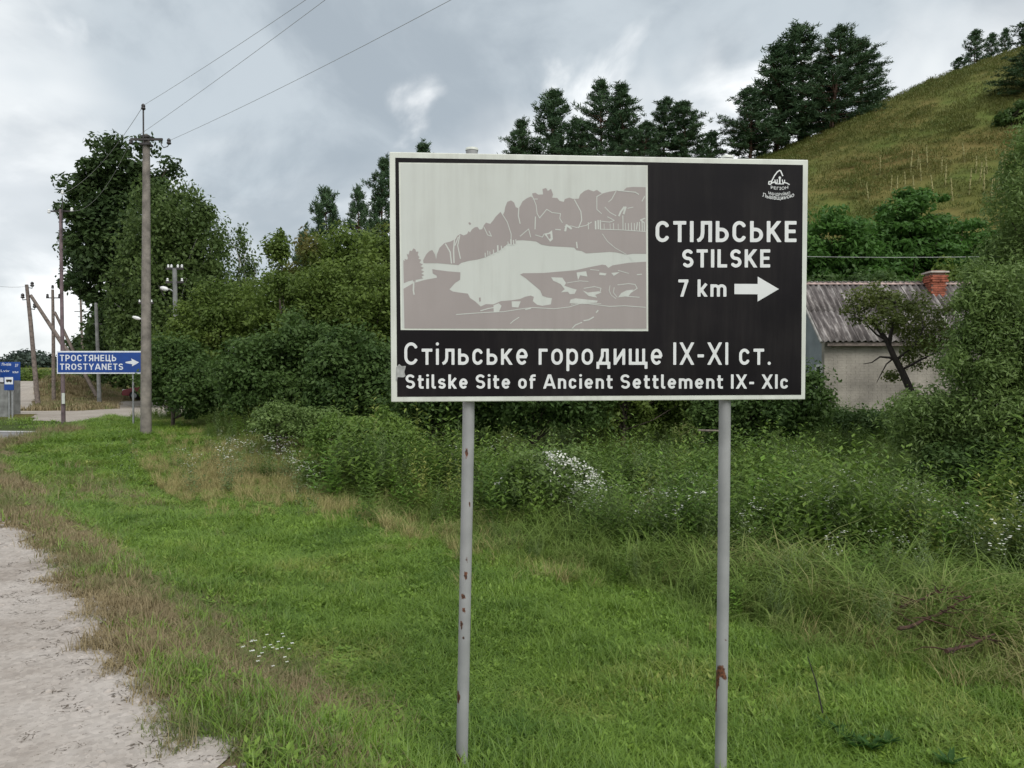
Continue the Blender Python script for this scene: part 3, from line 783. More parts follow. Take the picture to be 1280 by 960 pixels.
    for x, y0, y1, w in [(476, 515, 534, 4), (488, 505, 526, 3), (498, 508, 524, 3), (515, 500, 522, 4), (535, 480, 510, 6), (552, 482, 500, 4), (566, 484, 496, 3), (583, 462, 478, 3), (597, 452, 476, 6), (609, 455, 476, 5), (620, 452, 470, 4),
                         (994, 366, 402, 6), (1006, 362, 402, 5), (1016, 362, 404, 5), (960, 372, 402, 3), (1034, 378, 404, 2), (1062, 378, 404, 2), (1078, 376, 406, 3), (1100, 378, 406, 2), (1122, 340, 406, 4), (1134, 375, 407, 3), (1148, 376, 408, 3), (1162, 374, 408, 3), (1176, 376, 410, 3), (1200, 370, 412, 4), (1212, 356, 413, 4), (1222, 372, 413, 4), (245, 505, 535, 3)]:
        lines.append(([(x, y0), (x + 1, y1)], w))
    for pts, w in lines: polys += ribbon(Z(pts), w / k * 1.15)
    # keep each piece its own layer step so that crossing strokes never share a plane
    o = flat_poly('printed_details', polys[:10], -0.0038, MAT['sign_pale'], pan, B)
    o2 = flat_poly('printed_lines', polys[10:], -0.0038, MAT['sign_pale'], pan, B)
    co = [v.co.copy() for v in o2.data.vertices]
    for i, v in enumerate(o2.data.vertices): v.co.y -= 0.00001 * (i // 4 % 40)
    flat_poly('printed_hut', [Z(p) for p in wh2], -0.0041, MAT['sign_mauve'], pan, B)
    # lettering
    yy = -0.0022
    W = MAT['sign_white']
    lettering('СТІЛЬСЬКЕ', 819, 994.7, 303, 276.8, yy, W, root, B, w=0.168)
    lettering('STILSKE', 852.3, 962, 334.6, 312, yy, W, root, B, w=0.178)
    lettering('7', 847.5, 860, 371, 349.5, yy, W, root, B, w=0.17)
    lettering('km', 871.5, 907.5, 371, 349.5, yy, W, root, B, w=0.165)
    flat_poly('arrow', [[(917.5, 355), (946.5, 355.2), (946.5, 346), (973, 361.5), (946.5, 377), (946.5, 368), (917.5, 367.8)]], yy, W, root, B)
    lettering('Стільське городище IX-XI ст.', 505.5, 963, 456, 428, yy, W, root, B, w=0.135)
    lettering('Stilske Site of Ancient Settlement IX- XIc', 507, 985, 485.8, 468, yy, W, root, B, w=0.165)
    # emblem
    e = lambda pts: [(940 + x / 17.46, 205 + y / 17.46) for x, y in pts]
    em = []
    for pts, w in [([(400, 425), (420, 370), (470, 270), (530, 190), (580, 155), (605, 165), (650, 270)], 26), ([(395, 390), (350, 400), (345, 450), (380, 460), (410, 430), (470, 405), (500, 440)], 24),
                   ([(480, 360), (495, 430), (530, 420), (530, 355)], 22), ([(585, 330), (585, 440)], 34), ([(640, 360), (655, 430), (690, 420), (690, 365)], 22), ([(690, 420), (740, 430), (795, 462)], 22), ([(500, 445), (670, 450)], 18)]:
        em += ribbon(e(pts), w / 17.46)
    em.append(e([(560, 300), (585, 280), (612, 300), (612, 330), (585, 345), (560, 330)]))
    emb = flat_poly('emblem', em, yy, W, root, B)
    emb['kind'] = 'stuff'; o['kind'] = 'stuff'; o2['kind'] = 'stuff'
    for i, v in enumerate(emb.data.vertices): v.co.y -= 0.00001 * (i // 4 % 60)
    small_print('РЕГІОН', 962.5, 984, 236.5, 233, yy, W, emb, B, 0.006, bend=1.6)
    small_print('МАНДРУЙМО', 959.5, 986.5, 243.3, 240, yy, W, emb, B, 0.006, bend=2.2)
    small_print('Львівщиною', 952, 991.5, 246.3, 241.3, yy, W, emb, B, 0.006, bend=4.0)
    # torn grey patch at the lower left
    tp = flat_poly('torn_tape', [[(495.5, 459), (499, 455), (502, 457.5), (507.5, 457.5), (505.5, 465), (507, 470), (504.5, 471.6), (497, 471.3), (496.2, 476.5), (495, 475)]], -0.0030, MAT['tape'], root, B)
    # bolts on the edge
    for sx in (-1, 1):
        for sz in (-0.78, 0.78):
            pass
    for o in root.children:
        o.matrix_local = Matrix.Translation(-base) @ BM
    # posts
    def post(tp, mp, bt, rust, label):
        n, R_ = 24, 160
        V = []; A = []
        tp, mp, bt = Vector(tp), Vector(mp), Vector(bt)
        for i in range(R_ + 1):
            t = i / R_
            if t < 0.55: c = tp.lerp(mp, t / 0.55)
            else: c = mp.lerp(bt, (t - 0.55) / 0.45)
            for k_ in range(n):
                a = 2 * math.pi * k_ / n
                V.append((c.x + 0.0295 * math.cos(a), c.y + 0.0295 * math.sin(a), c.z))
                r = 0
                for rz, ra, rr, rh in rust:
                    da = (a - ra + math.pi) % (2 * math.pi) - math.pi
                    q = math.hypot(da * 0.0295 / rr, (c.z - rz) / rh)
                    r = max(r, 1.45 - q)
                A.append(max(0, min(1, r)))
        i = np.arange(R_)[:, None] * n + np.arange(n)[None, :]
        j = np.arange(R_)[:, None] * n + (np.arange(n)[None, :] + 1) % n
        Fc = np.stack([i, j, j + n, i + n], -1).reshape(-1, 4)
        me = mesh_np('post', np.array(V) - np.array(base), Fc, MAT['post'], {'rust': A}, smooth=True)
        o = link('post', me, root)
        cp = MB(); cp.lathe(tp - base + Vector((0, 0, -0.01)), [(0.0315, 0), (0.0315, 0.012), (0.0, 0.014)], 20)
        cp.build('cap', MAT['sign_frame'], o)
        for zz in (1.75, 2.45):
            cl = MB(); cc = tp.lerp(mp, (tp.z - zz) / (tp.z - mp.z)) - base
            cl.tube([cc + Vector((0, 0, -0.018)), cc + Vector((0, 0, 0.018))], 0.034, 16); cl.build('clamp', MAT['steel_dark'], o)
        return o
    m, nt, b = new_mat('grey_painted_post')
    N, L = nt.nodes.new, nt.links.new
    at = N('ShaderNodeAttribute'); at.attribute_name = 'rust'
    geo = N('ShaderNodeNewGeometry')
    nz = N('ShaderNodeTexNoise'); nz.inputs['Scale'].default_value = 80; nz.inputs['Detail'].default_value = 5; L(geo.outputs['Position'], nz.inputs['Vector'])
    ad = N('ShaderNodeMath'); ad.operation = 'ADD'; L(at.outputs['Fac'], ad.inputs[0]); L(nz.outputs[0], ad.inputs[1])
    mr = N('ShaderNodeMapRange'); mr.inputs['From Min'].default_value = 0.84; mr.inputs['From Max'].default_value = 1.06; L(ad.outputs[0], mr.inputs['Value'])
    nc = N('ShaderNodeTexNoise'); nc.inputs['Scale'].default_value = 90; L(geo.outputs['Position'], nc.inputs['Vector'])
    rr = N('ShaderNodeValToRGB'); rr.color_ramp.elements[0].position = .35; rr.color_ramp.elements[0].color = (0.035, 0.018, 0.012, 1); rr.color_ramp.elements[1].position = .65; rr.color_ramp.elements[1].color = (0.17, 0.062, 0.03, 1)
    L(nc.outputs[0], rr.inputs[0])
    n4 = N('ShaderNodeTexNoise'); n4.inputs['Scale'].default_value = 5; n4.inputs['Detail'].default_value = 8; L(geo.outputs['Position'], n4.inputs['Vector'])
    rg = N('ShaderNodeValToRGB'); rg.color_ramp.elements[0].position = .3; rg.color_ramp.elements[0].color = (0.235, 0.24, 0.24, 1); rg.color_ramp.elements[1].position = .7; rg.color_ramp.elements[1].color = (0.34, 0.345, 0.345, 1)
    L(n4.outputs[0], rg.inputs[0])
    mx = N('ShaderNodeMix'); mx.data_type = 'RGBA'; L(mr.outputs[0], mx.inputs[0]); L(rg.outputs[0], mx.inputs[6]); L(rr.outputs[0], mx.inputs[7])
    L(mx.outputs[2], b.inputs['Base Color']); b.inputs['Roughness'].default_value = 0.55
    MAT['post'] = m
    zf = lambda py, d: CAM_H + (HOR - py) / F * d
    fr = -math.pi / 2
    d1, d2 = 3.79, 3.88
    post(P(590, 187, d1), P(585.0, 560, d1), P(576.5, 975, d1),
         [(zf(566, d1), fr - .2, .008, .025), (zf(628, d1), fr + .5, .005, .012), (zf(696, d1), fr + .2, .007, .012), (zf(718, d1), fr + .1, .011, .016), (zf(745, d1), fr - .3, .012, .016), (zf(760, d1), fr - .1, .010, .012), (zf(781, d1), fr - .5, .009, .018), (zf(798, d1), fr - .1, .006, .010),
          (zf(871, d1), fr - .9, .013, .032), (zf(955, d1), fr - .8, .030, .050), (zf(520, d1), fr + .1, .005, .01)], None)
    post(P(908, 197, d2), P(905.0, 700, d2), P(902.0, 985, d2),
         [(zf(838, d2), fr - .5, .024, .030), (zf(850, d2), fr - 1.2, .016, .045), (zf(872, d2), fr - 1.45, .008, .09), (zf(800, d2), fr + .4, .005, .010), (zf(846, d2), fr + .3, .012, .014), (zf(980, d2), fr, .03, .03)], None)
    return root
build_main_sign()

# ------------------------------------------------------------------ instanced ground cover (geometry nodes, kind = stuff)
SRC = []
def blade_clump(n, rad, hmin, hmax, w, lean, seg=2, seed=0, flop=0.0):
    r = np.random.default_rng(seed)
    V, Fc, T = [], [], []
    for _ in range(n):
        a = r.random() * 6.283; rr = rad * math.sqrt(r.random())
        x, y = rr * math.cos(a), rr * math.sin(a)
        h = hmin + (hmax - hmin) * r.random(); d = r.random() * 6.283; ln = h * lean * (0.3 + r.random())
        dx, dy = math.cos(d), math.sin(d); t = r.random()
        wx, wy = -dy * w / 2, dx * w / 2
        b = len(V)
        for s in range(seg + 1):
            q = s / seg
            px = x + dx * ln * q * q; py = y + dy * ln * q * q; pz = h * (q - flop * q * q * q) * (1 - 0.25 * lean * q)
            ww = (1 - q) ** 0.6 if s < seg else 0
            if s < seg:
                V += [(px - wx * ww, py - wy * ww, pz), (px + wx * ww, py + wy * ww, pz)]; T += [t, t]
            else:
                V.append((px, py, pz)); T.append(t)
        for s in range(seg - 1): Fc.append((b + 2 * s, b + 2 * s + 1, b + 2 * s + 3)); Fc.append((b + 2 * s, b + 2 * s + 3, b + 2 * s + 2))
        s = seg - 1; Fc.append((b + 2 * s, b + 2 * s + 1, b + 2 * s + 2))
    return V, Fc, T

def leaf_tris(V, Fc, T, c, d, nrm, l, w, t):
    """folded leaf of two triangles either side of the midrib"""
    c = Vector(c); d = Vector(d).normalized(); nrm = Vector(nrm)
    s = d.cross(nrm)
    if s.length < 1e-4: s = Vector((1, 0, 0))
    s.normalize(); up = s.cross(d)
    b = len(V)
    V += [tuple(c), tuple(c + d * l * .45 + s * w / 2 + up * l * .05), tuple(c + d * l), tuple(c + d * l * .45 - s * w / 2 + up * l * .05)]
    T += [t] * 4
    Fc += [(b, b + 1, b + 2), (b, b + 2, b + 3)]

def weed_clump(n, rad, hmin, hmax, ll, lw, per, seed, droop=0.2):
    r = np.random.default_rng(seed)
    V, Fc, T = [], [], []
    tops = []
    for _ in range(n):
        a = r.random() * 6.283; rr = rad * math.sqrt(r.random())
        x, y = rr * math.cos(a), rr * math.sin(a)
        h = hmin + (hmax - hmin) * r.random(); lx, ly = (r.random(2) - .5) * h * .4; t0 = r.random()
        b = len(V)
        V += [(x - .003, y, 0), (x + .003, y, 0), (x + lx, y + ly, h)]; T += [t0 * .5] * 3; Fc.append((b, b + 1, b + 2))
        tops.append((x + lx, y + ly, h))
        for i in range(per):
            q = 0.12 + 0.88 * (i + r.random()) / per
            an = i * 2.4 + r.random(); sz = (1.15 - 0.6 * q) * (0.7 + .6 * r.random())
            dd = (math.cos(an), math.sin(an), 0.35 - droop + r.random() * .4)
            leaf_tris(V, Fc, T, (x + lx * q, y + ly * q, h * q), dd, (0, 0, 1), ll * sz, lw * sz, min(1, max(0, t0 + (r.random() - .5) * .5)))
    return V, Fc, T, tops

def src_obj(name, V, Fc, T, mat):
    me = mesh_np(name, np.array(V), np.array(Fc), mat, {'tint': T})
    o = bpy.data.objects.new(name, me)
    return o

def scatter(name, label_kind, pts, scl, sources, seed=0, tilt=0.12, weights=None, zs=None):
    r = np.random.default_rng(seed)
    n = len(pts)
    me = bpy.data.meshes.new(name)
    me.vertices.add(n); me.vertices.foreach_set('co', np.asarray(pts, dtype=np.float32).ravel())
    rot = np.column_stack([(r.random(n) - .5) * 2 * tilt, (r.random(n) - .5) * 2 * tilt, r.random(n) * 6.283]).astype(np.float32)
    a = me.attributes.new('rot', 'FLOAT_VECTOR', 'POINT'); a.data.foreach_set('vector', rot.ravel())
    s3 = np.column_stack([scl, scl, scl * (zs if zs is not None else 1)]).astype(np.float32)
    a = me.attributes.new('scl', 'FLOAT_VECTOR', 'POINT'); a.data.foreach_set('vector', s3.ravel())
    a = me.attributes.new('idx', 'INT', 'POINT'); a.data.foreach_set('value', r.choice(len(sources), n, p=weights).astype(np.int32))
    o = link(name, me)
    ng = bpy.data.node_groups.new('scatter_' + name, 'GeometryNodeTree')
    ng.interface.new_socket('Geometry', in_out='INPUT', socket_type='NodeSocketGeometry')
    ng.interface.new_socket('Geometry', in_out='OUTPUT', socket_type='NodeSocketGeometry')
    N, L = ng.nodes.new, ng.links.new
    gi, go = N('NodeGroupInput'), N('NodeGroupOutput')
    iop = N('GeometryNodeInstanceOnPoints')
    jn = N('GeometryNodeJoinGeometry')
    for s in reversed(sources):
        oi = N('GeometryNodeObjectInfo'); oi.inputs['Object'].default_value = s; oi.inputs['As Instance'].default_value = False
        gt = N('GeometryNodeGeometryToInstance'); L(oi.outputs['Geometry'], gt.inputs[0]); L(gt.outputs[0], jn.inputs[0])
    def na(nm, ty):
        a = N('GeometryNodeInputNamedAttribute'); a.data_type = ty; a.inputs['Name'].default_value = nm; return a.outputs['Attribute']
    L(gi.outputs[0], iop.inputs['Points']); L(jn.outputs[0], iop.inputs['Instance'])
    iop.inputs['Pick Instance'].default_value = True
    L(na('idx', 'INT'), iop.inputs['Instance Index'])
    L(na('rot', 'FLOAT_VECTOR'), iop.inputs['Rotation'])
    L(na('scl', 'FLOAT_VECTOR'), iop.inputs['Scale'])
    L(iop.outputs[0], go.inputs[0])
    md = o.modifiers.new('scatter', 'NODES'); md.node_group = ng
    tag(o, label_kind, None, None, 'stuff')
    return o

def sample(n, x0, x1, y0, y1, dens, seed, fov=0.95):
    """points with density(x,y) in 0..1, kept to what the view (and a step aside) could see"""
    r = np.random.default_rng(seed)
    x = x0 + (x1 - x0) * r.random(n); y = y0 + (y1 - y0) * r.random(n)
    k = (np.abs(x) < fov * y + 1.2) & (r.random(n) < dens(x, y))
    x, y = x[k], y[k]
    return np.column_stack([x, y, g(x, y)])

M_LAWN = mat_leaf('lawn_blade', (0.065, 0.150, 0.014), (0.31, 0.46, 0.07), (0.33, 0.37, 0.09), trans=0.4, patch=1.3, alt_amount=0.10, spec=0.5, rough=0.45)
M_DRY = mat_leaf('dry_grass_blade', (0.195, 0.155, 0.08), (0.40, 0.325, 0.19), (0.15, 0.19, 0.06), trans=0.25, patch=1.5, alt_amount=0.2)
M_TALL = mat_leaf('tall_grass_blade', (0.095, 0.165, 0.026), (0.25, 0.34, 0.085), (0.36, 0.32, 0.15), trans=0.35, patch=0.9, alt_amount=0.15)
M_STRAW = mat_leaf('straw', (0.26, 0.23, 0.09), (0.50, 0.43, 0.20), None, trans=0.25, patch=2)
M_WEED = mat_leaf('weed_leaf', (0.045, 0.105, 0.018), (0.19, 0.285, 0.05), (0.26, 0.28, 0.07), trans=0.35, patch=0.8, alt_amount=0.1)
M_WEED2 = mat_leaf('weed_leaf_greyish', (0.085, 0.135, 0.045), (0.22, 0.285, 0.11), None, trans=0.3, patch=0.8)
M_WEED3 = mat_leaf('weed_leaf_fresh', (0.075, 0.175, 0.022), (0.23, 0.39, 0.06), None, trans=0.35, patch=1.2)
M_FLOWER = mat_plain('white_petals', (0.66, 0.67, 0.60), 0.7, 0.1, 8)
M_HILLG = mat_leaf('hill_grass_blade', (0.105, 0.138, 0.032), (0.190, 0.182, 0.055), (0.115, 0.155, 0.036), trans=0.3, patch=0.25, alt_amount=0.2)

def ground_cover():
    lawn = [src_obj('grass_tuft', *blade_clump(38, 0.11, 0.03, 0.11, 0.0072, 1.0, 2, s), M_LAWN) for s in range(4)]
    lawn.append(src_obj('grass_tuft', *blade_clump(26, 0.10, 0.09, 0.17, 0.006, 1.1, 3, 11, 0.25), M_LAWN))
    V, Fc, T, _ = weed_clump(6, 0.08, 0.02, 0.06, 0.055, 0.026, 7, 21, 0.1)
    lawn.append(src_obj('broad_leaf_tuft', V, Fc, T, M_LAWN))
    dry = [src_obj('dry_tuft', *blade_clump(40, 0.11, 0.02, 0.075, 0.0055, 1.3, 2, 30 + s), M_DRY) for s in range(3)]
    dry.append(src_obj('dry_tuft', *blade_clump(18, 0.09, 0.08, 0.16, 0.004, 0.8, 2, 35), M_DRY))
    tall = [src_obj('tall_tuft', *blade_clump(38, 0.16, 0.22, 0.66, 0.011, 0.85, 4, 40 + s, 0.35), M_TALL) for s in range(3)]
    straw = [src_obj('straw_tuft', *blade_clump(30, 0.13, 0.30, 0.70, 0.009, 0.65, 3, 50 + s, 0.2), M_STRAW) for s in range(2)]
    weeds = []
    for s in range(3):
        V, Fc, T, tops = weed_clump(10, 0.20, 0.30, 0.90, 0.095, 0.034, 22, 60 + s)
        weeds.append(src_obj('weed_plant', V, Fc, T, M_WEED))
    V, Fc, T, tops = weed_clump(7, 0.20, 0.25, 0.60, 0.11, 0.045, 14, 66, 0.3)
    weeds.append(src_obj('weed_plant', V, Fc, T, M_WEED3))
    for s in range(2):
        V, Fc, T, tops = weed_clump(13, 0.20, 0.35, 0.80, 0.065, 0.012, 30, 70 + s, -0.1)
        weeds.append(src_obj('weed_plant', V, Fc, T, M_WEED2))
    flow = []
    for s in range(3):
        V, Fc, T, tops = weed_clump(7, 0.16, 0.45, 0.85, 0.08, 0.028, 14, 80 + s)
        n0 = len(Fc)
        r = np.random.default_rng(90 + s)
        for (x, y, z) in tops:
            for _ in range(5):
                c = Vector((x, y, z)) + Vector((r.random() - .5, r.random() - .5, (r.random() - .6) * .7)) * 0.13
                an = r.random() * 6.283; q = 0.010 + .009 * r.random(); b = len(V)
                V += [tuple(c + Vector((math.cos(an + i * 1.571) * q, math.sin(an + i * 1.571) * q, .004 * (i % 2)))) for i in range(4)]; T += [1] * 4
                Fc += [(b, b + 1, b + 2), (b, b + 2, b + 3)]
        o = src_obj('flower_plant', V, Fc, T, M_WEED2); o.data.materials.append(M_FLOWER)
        mi = np.zeros(len(Fc), dtype=np.int32); mi[n0:] = 1; o.data.polygons.foreach_set('material_index', mi)
        flow.append(o)

    gd = lambda x, y: dist_poly(x, y, GRAVEL_EDGE)
    ld = lambda x, y: dist_poly(x, y, LAWN_EDGE)
    dist = lambda x, y: np.hypot(x, y)
    def drymask(x, y):
        d = gd(x, y); w = 0.50 + 0.45 * np.exp(-((y - 6.0) / 2.0) ** 2) + 0.7 * vnoise(x, y, 1.1) + 0.3 * vnoise(x, y, 0.35) + 0.25 * np.clip((5 - y) / 3, 0, 1)
        q = np.exp(-((x + 5.9) / 2.1) ** 2 - ((y - 15.8) / 3.2) ** 2) * 0.95 + np.exp(-((x + 3.4) / 1.1) ** 2 - ((y - 12.2) / 1.2) ** 2) * 0.5
        return np.maximum(1 - sm(w - 0.10, w + 0.45, d), q * (0.6 + 0.8 * (vnoise(x, y, .5) > -.1)))
    def f_lawn(x, y):
        d = gd(x, y); l = ld(x, y)
        isl = (y > 22.9) & (y < 28.6) & (x < -13.4) & (x > -27) & ~inside(x, y, FORECOURT)
        return (((d > 0.05) & (l < 0.9)) | isl) * np.clip(1 - (0.93 - 0.25 * sm(5, 3.6, y)) * drymask(x, y), 0.0, 1) * np.clip((5.5 / np.maximum(dist(x, y), 1)) ** 1.4, 0.05, 1) * (1 - 0.7 * sm(0.0, 0.5, l))
    p = sample(300000, -22, 8, 1.6, 30, f_lawn, 1)
    s = 0.85 + 0.35 * rng.random(len(p)) + np.clip((dist(p[:, 0], p[:, 1]) - 6) / 9, 0, 1.6)
    h = 1.05 + 0.9 * vnoise(p[:, 0], p[:, 1], 0.45) + 0.6 * vnoise(p[:, 0], p[:, 1] + 5, 1.7)
    s_z = h / (1 + 0.45 * np.clip((dist(p[:, 0], p[:, 1]) - 6) / 9, 0, 1.6))
    scatter('lawn_grass', 'short green mown grass on the roadside verge around the sign posts', p, s, lawn, 1, weights=[.2, .2, .18, .14, .17, .11], zs=s_z)
    def f_dry(x, y):
        d = gd(x, y)
        edge = sm(-0.15, 0.12, d + 0.25 * vnoise(x, y, 0.3)) * (d < 2.3)
        return (y < 24) * (ld(x, y) < 0.6) * edge * drymask(x, y) * np.clip((5 / np.maximum(dist(x, y), 1)) ** 1.4, 0.06, 1)
    p = sample(230000, -14, 3, 1.6, 24, f_dry, 2)
    s = 0.7 + 0.4 * rng.random(len(p)) + np.clip((dist(p[:, 0], p[:, 1]) - 6) / 9, 0, 1.4)
    scatter('dry_grass', 'brown dried grass strip along the gravel edge', p, s, dry, 2)
    def f_tall(x, y):
        l = ld(x, y)
        band = sm(-0.15, 0.4, l) * (1 - 0.80 * sm(1.2, 3.0, l + 1.8 * vnoise(x, y, 1.5)))
        band = np.maximum(band, 0.05 * sm(-2.6, -0.2, l))
        return band * (x > -14) * (y < 29) * np.clip((8 / np.maximum(dist(x, y), 1)) ** 1.2, 0.1, 1)
    p = sample(36000, -14, 14, 3, 29, f_tall, 3)
    l = ld(p[:, 0], p[:, 1])
    s = (0.30 + 0.15 * sm(-.6, 0, l) + 0.75 * sm(0, 1.6, l)) * (0.8 + 0.5 * rng.random(len(p)))
    scatter('tall_grass', 'long arching grass where the mown verge ends', p, s, tall, 3, tilt=0.3)
    def f_straw(x, y):
        l = ld(x, y)
        spot = (vnoise(x, y, 1.4) + 0.6 * vnoise(x, y, 0.5)) > 0.10
        lowleft = np.exp(-((x + 5.9) / 2.3) ** 2 - ((y - 15.6) / 3.4) ** 2) * 1.4 + 0.5 * np.exp(-((l - 0.1) / 0.35) ** 2) * (x > -4.5) * (x < 0.8) + 0.6 * np.exp(-((x - 3.0) / .5) ** 2 - ((y - 5.9) / .5) ** 2)
        return np.clip(spot * (l > -0.1) * (l < 4.5) * 0.28 * (1 - 0.85 * sm(0.8, 2.2, x)) + lowleft * 0.95 * (l > -1.7), 0, 1)
    p = sample(32000, -13, 14, 3, 26, f_straw, 4)
    s = (0.50 + 0.45 * sm(0.2, 2.2, ld(p[:, 0], p[:, 1]))) * (0.7 + 0.5 * rng.random(len(p)))
    scatter('straw_grass', 'bleached seeding grass among the weeds', p, s, straw, 4, tilt=0.3)
    def f_weed(x, y):
        l = ld(x, y)
        return sm(0.05, 1.1, l + 0.9 * vnoise(x, y, 1.2)) * (y < 27) * (x > -14) * (x < 15) * (1 - 0.35 * sm(14, 22, y)) * (0.35 + 0.65 * (vnoise(x, y, 1.6) + 0.5 * vnoise(x, y, 0.6) > -0.12))
    p = sample(11500, -14, 15, 3, 27, f_weed, 5)
    l = ld(p[:, 0], p[:, 1])
    tl = np.exp(-((p[:, 0] + 2.4) / 2.2) ** 2 - ((p[:, 1] - 14.0) / 2.0) ** 2)
    s = (0.5 + 0.45 * sm(0, 3, l) + 0.75 * tl) * (0.7 + 0.55 * rng.random(len(p))) * (1 + 0.95 * vnoise(p[:, 0], p[:, 1], 1.5) + 0.6 * vnoise(p[:, 0], p[:, 1], 0.6))
    s = s * (1 - 0.38 * sm(11, 16, p[:, 1]) * (p[:, 0] > -1.2))
    scatter('weeds', 'mixed green weeds and nettles covering the bank behind the sign', p, s * 1.25, weeds, 5, tilt=0.2, weights=[.2, .2, .16, .10, .17, .17])
    def f_flow(x, y):
        a = np.exp(-(((x - 4.6) / 3.6) ** 2) - ((y - 9.3 + 0.15 * (x - 5)) / 1.0) ** 2)
        b = np.exp(-((x + 4.3) / 2.4) ** 2 - ((y - 14.6) / 1.2) ** 2) * 0.7
        c = np.exp(-((x - 0.2) / 0.35) ** 2 - ((y - 11.0) / 0.4) ** 2) * 0
        return np.clip((1.0 * a + 0.8 * b) * (0.35 + 1.3 * (vnoise(x, y, .9) > 0)) + 0.02 * (ld(x, y) > 1), 0, 1)
    p = sample(2600, -10, 14, 5, 20, f_flow, 6)
    s = 0.75 + 0.45 * rng.random(len(p))
    scatter('white_flowers', 'white flowering weeds in the rough bank', p, s, flow, 6)
    # hillside
    hg = [src_obj('hill_tuft', *blade_clump(60, 0.9, 0.1, 0.34, 0.05, 0.9, 2, 100 + s_), M_HILLG) for s_ in range(3)]
    H = lambda x: np.interp(x, HX, HZ)
    def f_hill(x, y):
        return (H(x) > 12) * (0.45 + 0.55 * (vnoise(x, y, 5) + .6 * vnoise(x, y, 1.8) > 0.0))
    p = sample(26000, -5, 75, 34, 84, f_hill, 7)
    s = 0.55 + 0.5 * rng.random(len(p))
    scatter('hill_grass', 'dry olive grass on the steep hillside', p, s, hg, 7)
    # brown bank at the far left
    def f_bank(x, y):
        return np.clip(np.exp(-((x + 28.0) / 2.9) ** 2 - ((y - 50) / 3.6) ** 2) * 1.3 + 0.6 * (y < 44.5), 0, 1) * ~inside(x, y, DIRT_ROAD) * ~inside(x, y, FORECOURT)
    p = sample(5200, -38, -20, 36, 60, f_bank, 8, 1.2)
    bankg = [src_obj('bank_tuft', *blade_clump(40, 0.4, 0.1, 0.35, 0.04, 0.7, 2, 120 + s_), M_DRY) for s_ in range(2)]
    scatter('bank_grass', 'brown grass on the low bank by the leaning poles', p, 0.6 + 0.5 * rng.random(len(p)), bankg, 8)
    # loose stones at the gravel edge
    st = []
    for s_ in range(3):
        r = np.random.default_rng(s_ + 5)
        mb = MB(); 
        V = []
        for i in range(7):
            for j in range(4):
                pass
        th = np.linspace(0, 2 * math.pi, 8)[:-1]
        V = [(0, 0, 0.012)] + [(0.02 * (0.8 + .4 * r.random()) * math.cos(a), 0.016 * (0.8 + .4 * r.random()) * math.sin(a), 0.007 * r.random() + .003) for a in th] + [(0.022 * math.cos(a), 0.018 * math.sin(a), -.004) for a in th]
        Fc = [(0, 1 + i, 1 + (i + 1) % 7) for i in range(7)]
        for i in range(7):
            j = (i + 1) % 7; Fc += [(1 + i, 8 + i, 8 + j), (1 + i, 8 + j, 1 + j)]
        st.append(src_obj('pebble', V, Fc, [r.random()] * len(V), MAT['gravel']))
    def f_st(x, y):
        d = gd(x, y)
        return np.clip(np.exp(-((d + 0.05) / 0.16) ** 2) * 0.8 + 0.10 * (d < 0), 0, 1) * (d > -5)
    p = sample(50000, -9, 2, 1.6, 12, f_st, 9)
    s = 0.3 + 1.1 * rng.random(len(p)) ** 4
    scatter('pebbles', 'small pale stones along the ragged edge of the gravel', p, s, st, 9, tilt=0.3)
    M_CRUMB = mat_leaf('dead_grass_crumbs', (0.05, 0.038, 0.028), (0.17, 0.13, 0.09), None, trans=0.1, patch=2)
    cr = [src_obj('crumb', *blade_clump(9, 0.05, 0.004, 0.010, 0.006, 5.0, 2, 140 + s_), M_CRUMB) for s_ in range(3)]
    def f_cr(x, y):
        d = gd(x, y)
        return (d < 0.02) * (d > -5) * (0.03 + 0.30 * np.exp(-(d / 0.35) ** 2) + 0.25 * ((vnoise(x, y, 0.5) + vnoise(x, y, .17)) > 0.38))
    p = sample(26000, -9, 2, 1.6, 12, f_cr, 10)
    p[:, 2] += 0.008
    scatter('grass_litter', 'dark dead grass crumbs strewn on the gravel', p, 0.4 + 0.8 * rng.random(len(p)), cr, 10, tilt=0.05)
ground_cover()

# ------------------------------------------------------------------ trees
def leaf_cloud(centers, rads, per, size, aspect, r, flat=1.0, droop=0.0, up=0.5, jitter=0.35):
    """leaves round clump centres: verts, faces, tint"""
    n = len(centers)
    idx = np.repeat(np.arange(n), per)
    m = len(idx)
    d = r.normal(size=(m, 3)); d /= np.linalg.norm(d, axis=1)[:, None]
    rad = rads[idx] * (r.random(m) ** 0.42)
    c = centers[idx] + d * rad[:, None] * np.array([1, 1, flat])
    c[:, 2] -= droop * rads[idx] * r.random(m) ** 2
    nr = d * 0.55 + r.normal(size=(m, 3)) * 0.45 + np.array([0, 0, up])
    nr /= np.linalg.norm(nr, axis=1)[:, None]
    t = r.normal(size=(m, 3)); t[:, 2] -= droop * 0.8
    t -= nr * (t * nr).sum(1)[:, None]; t /= np.linalg.norm(t, axis=1)[:, None]
    b = np.cross(nr, t)
    s = size * (1 + jitter * (r.random(m) - 0.5) * 2)
    L_ = (t * s[:, None]) * 0.5; W_ = (b * (s * aspect)[:, None]) * 0.5
    V = np.stack([c - L_, c + W_, c + L_, c - W_], 1).reshape(-1, 3)
    Fc = np.arange(m * 4).reshape(-1, 4)
    ct = r.random(n)
    T = np.repeat(np.clip(0.55 * ct[idx] + 0.45 * r.random(m), 0, 1), 4)
    return V, Fc, T

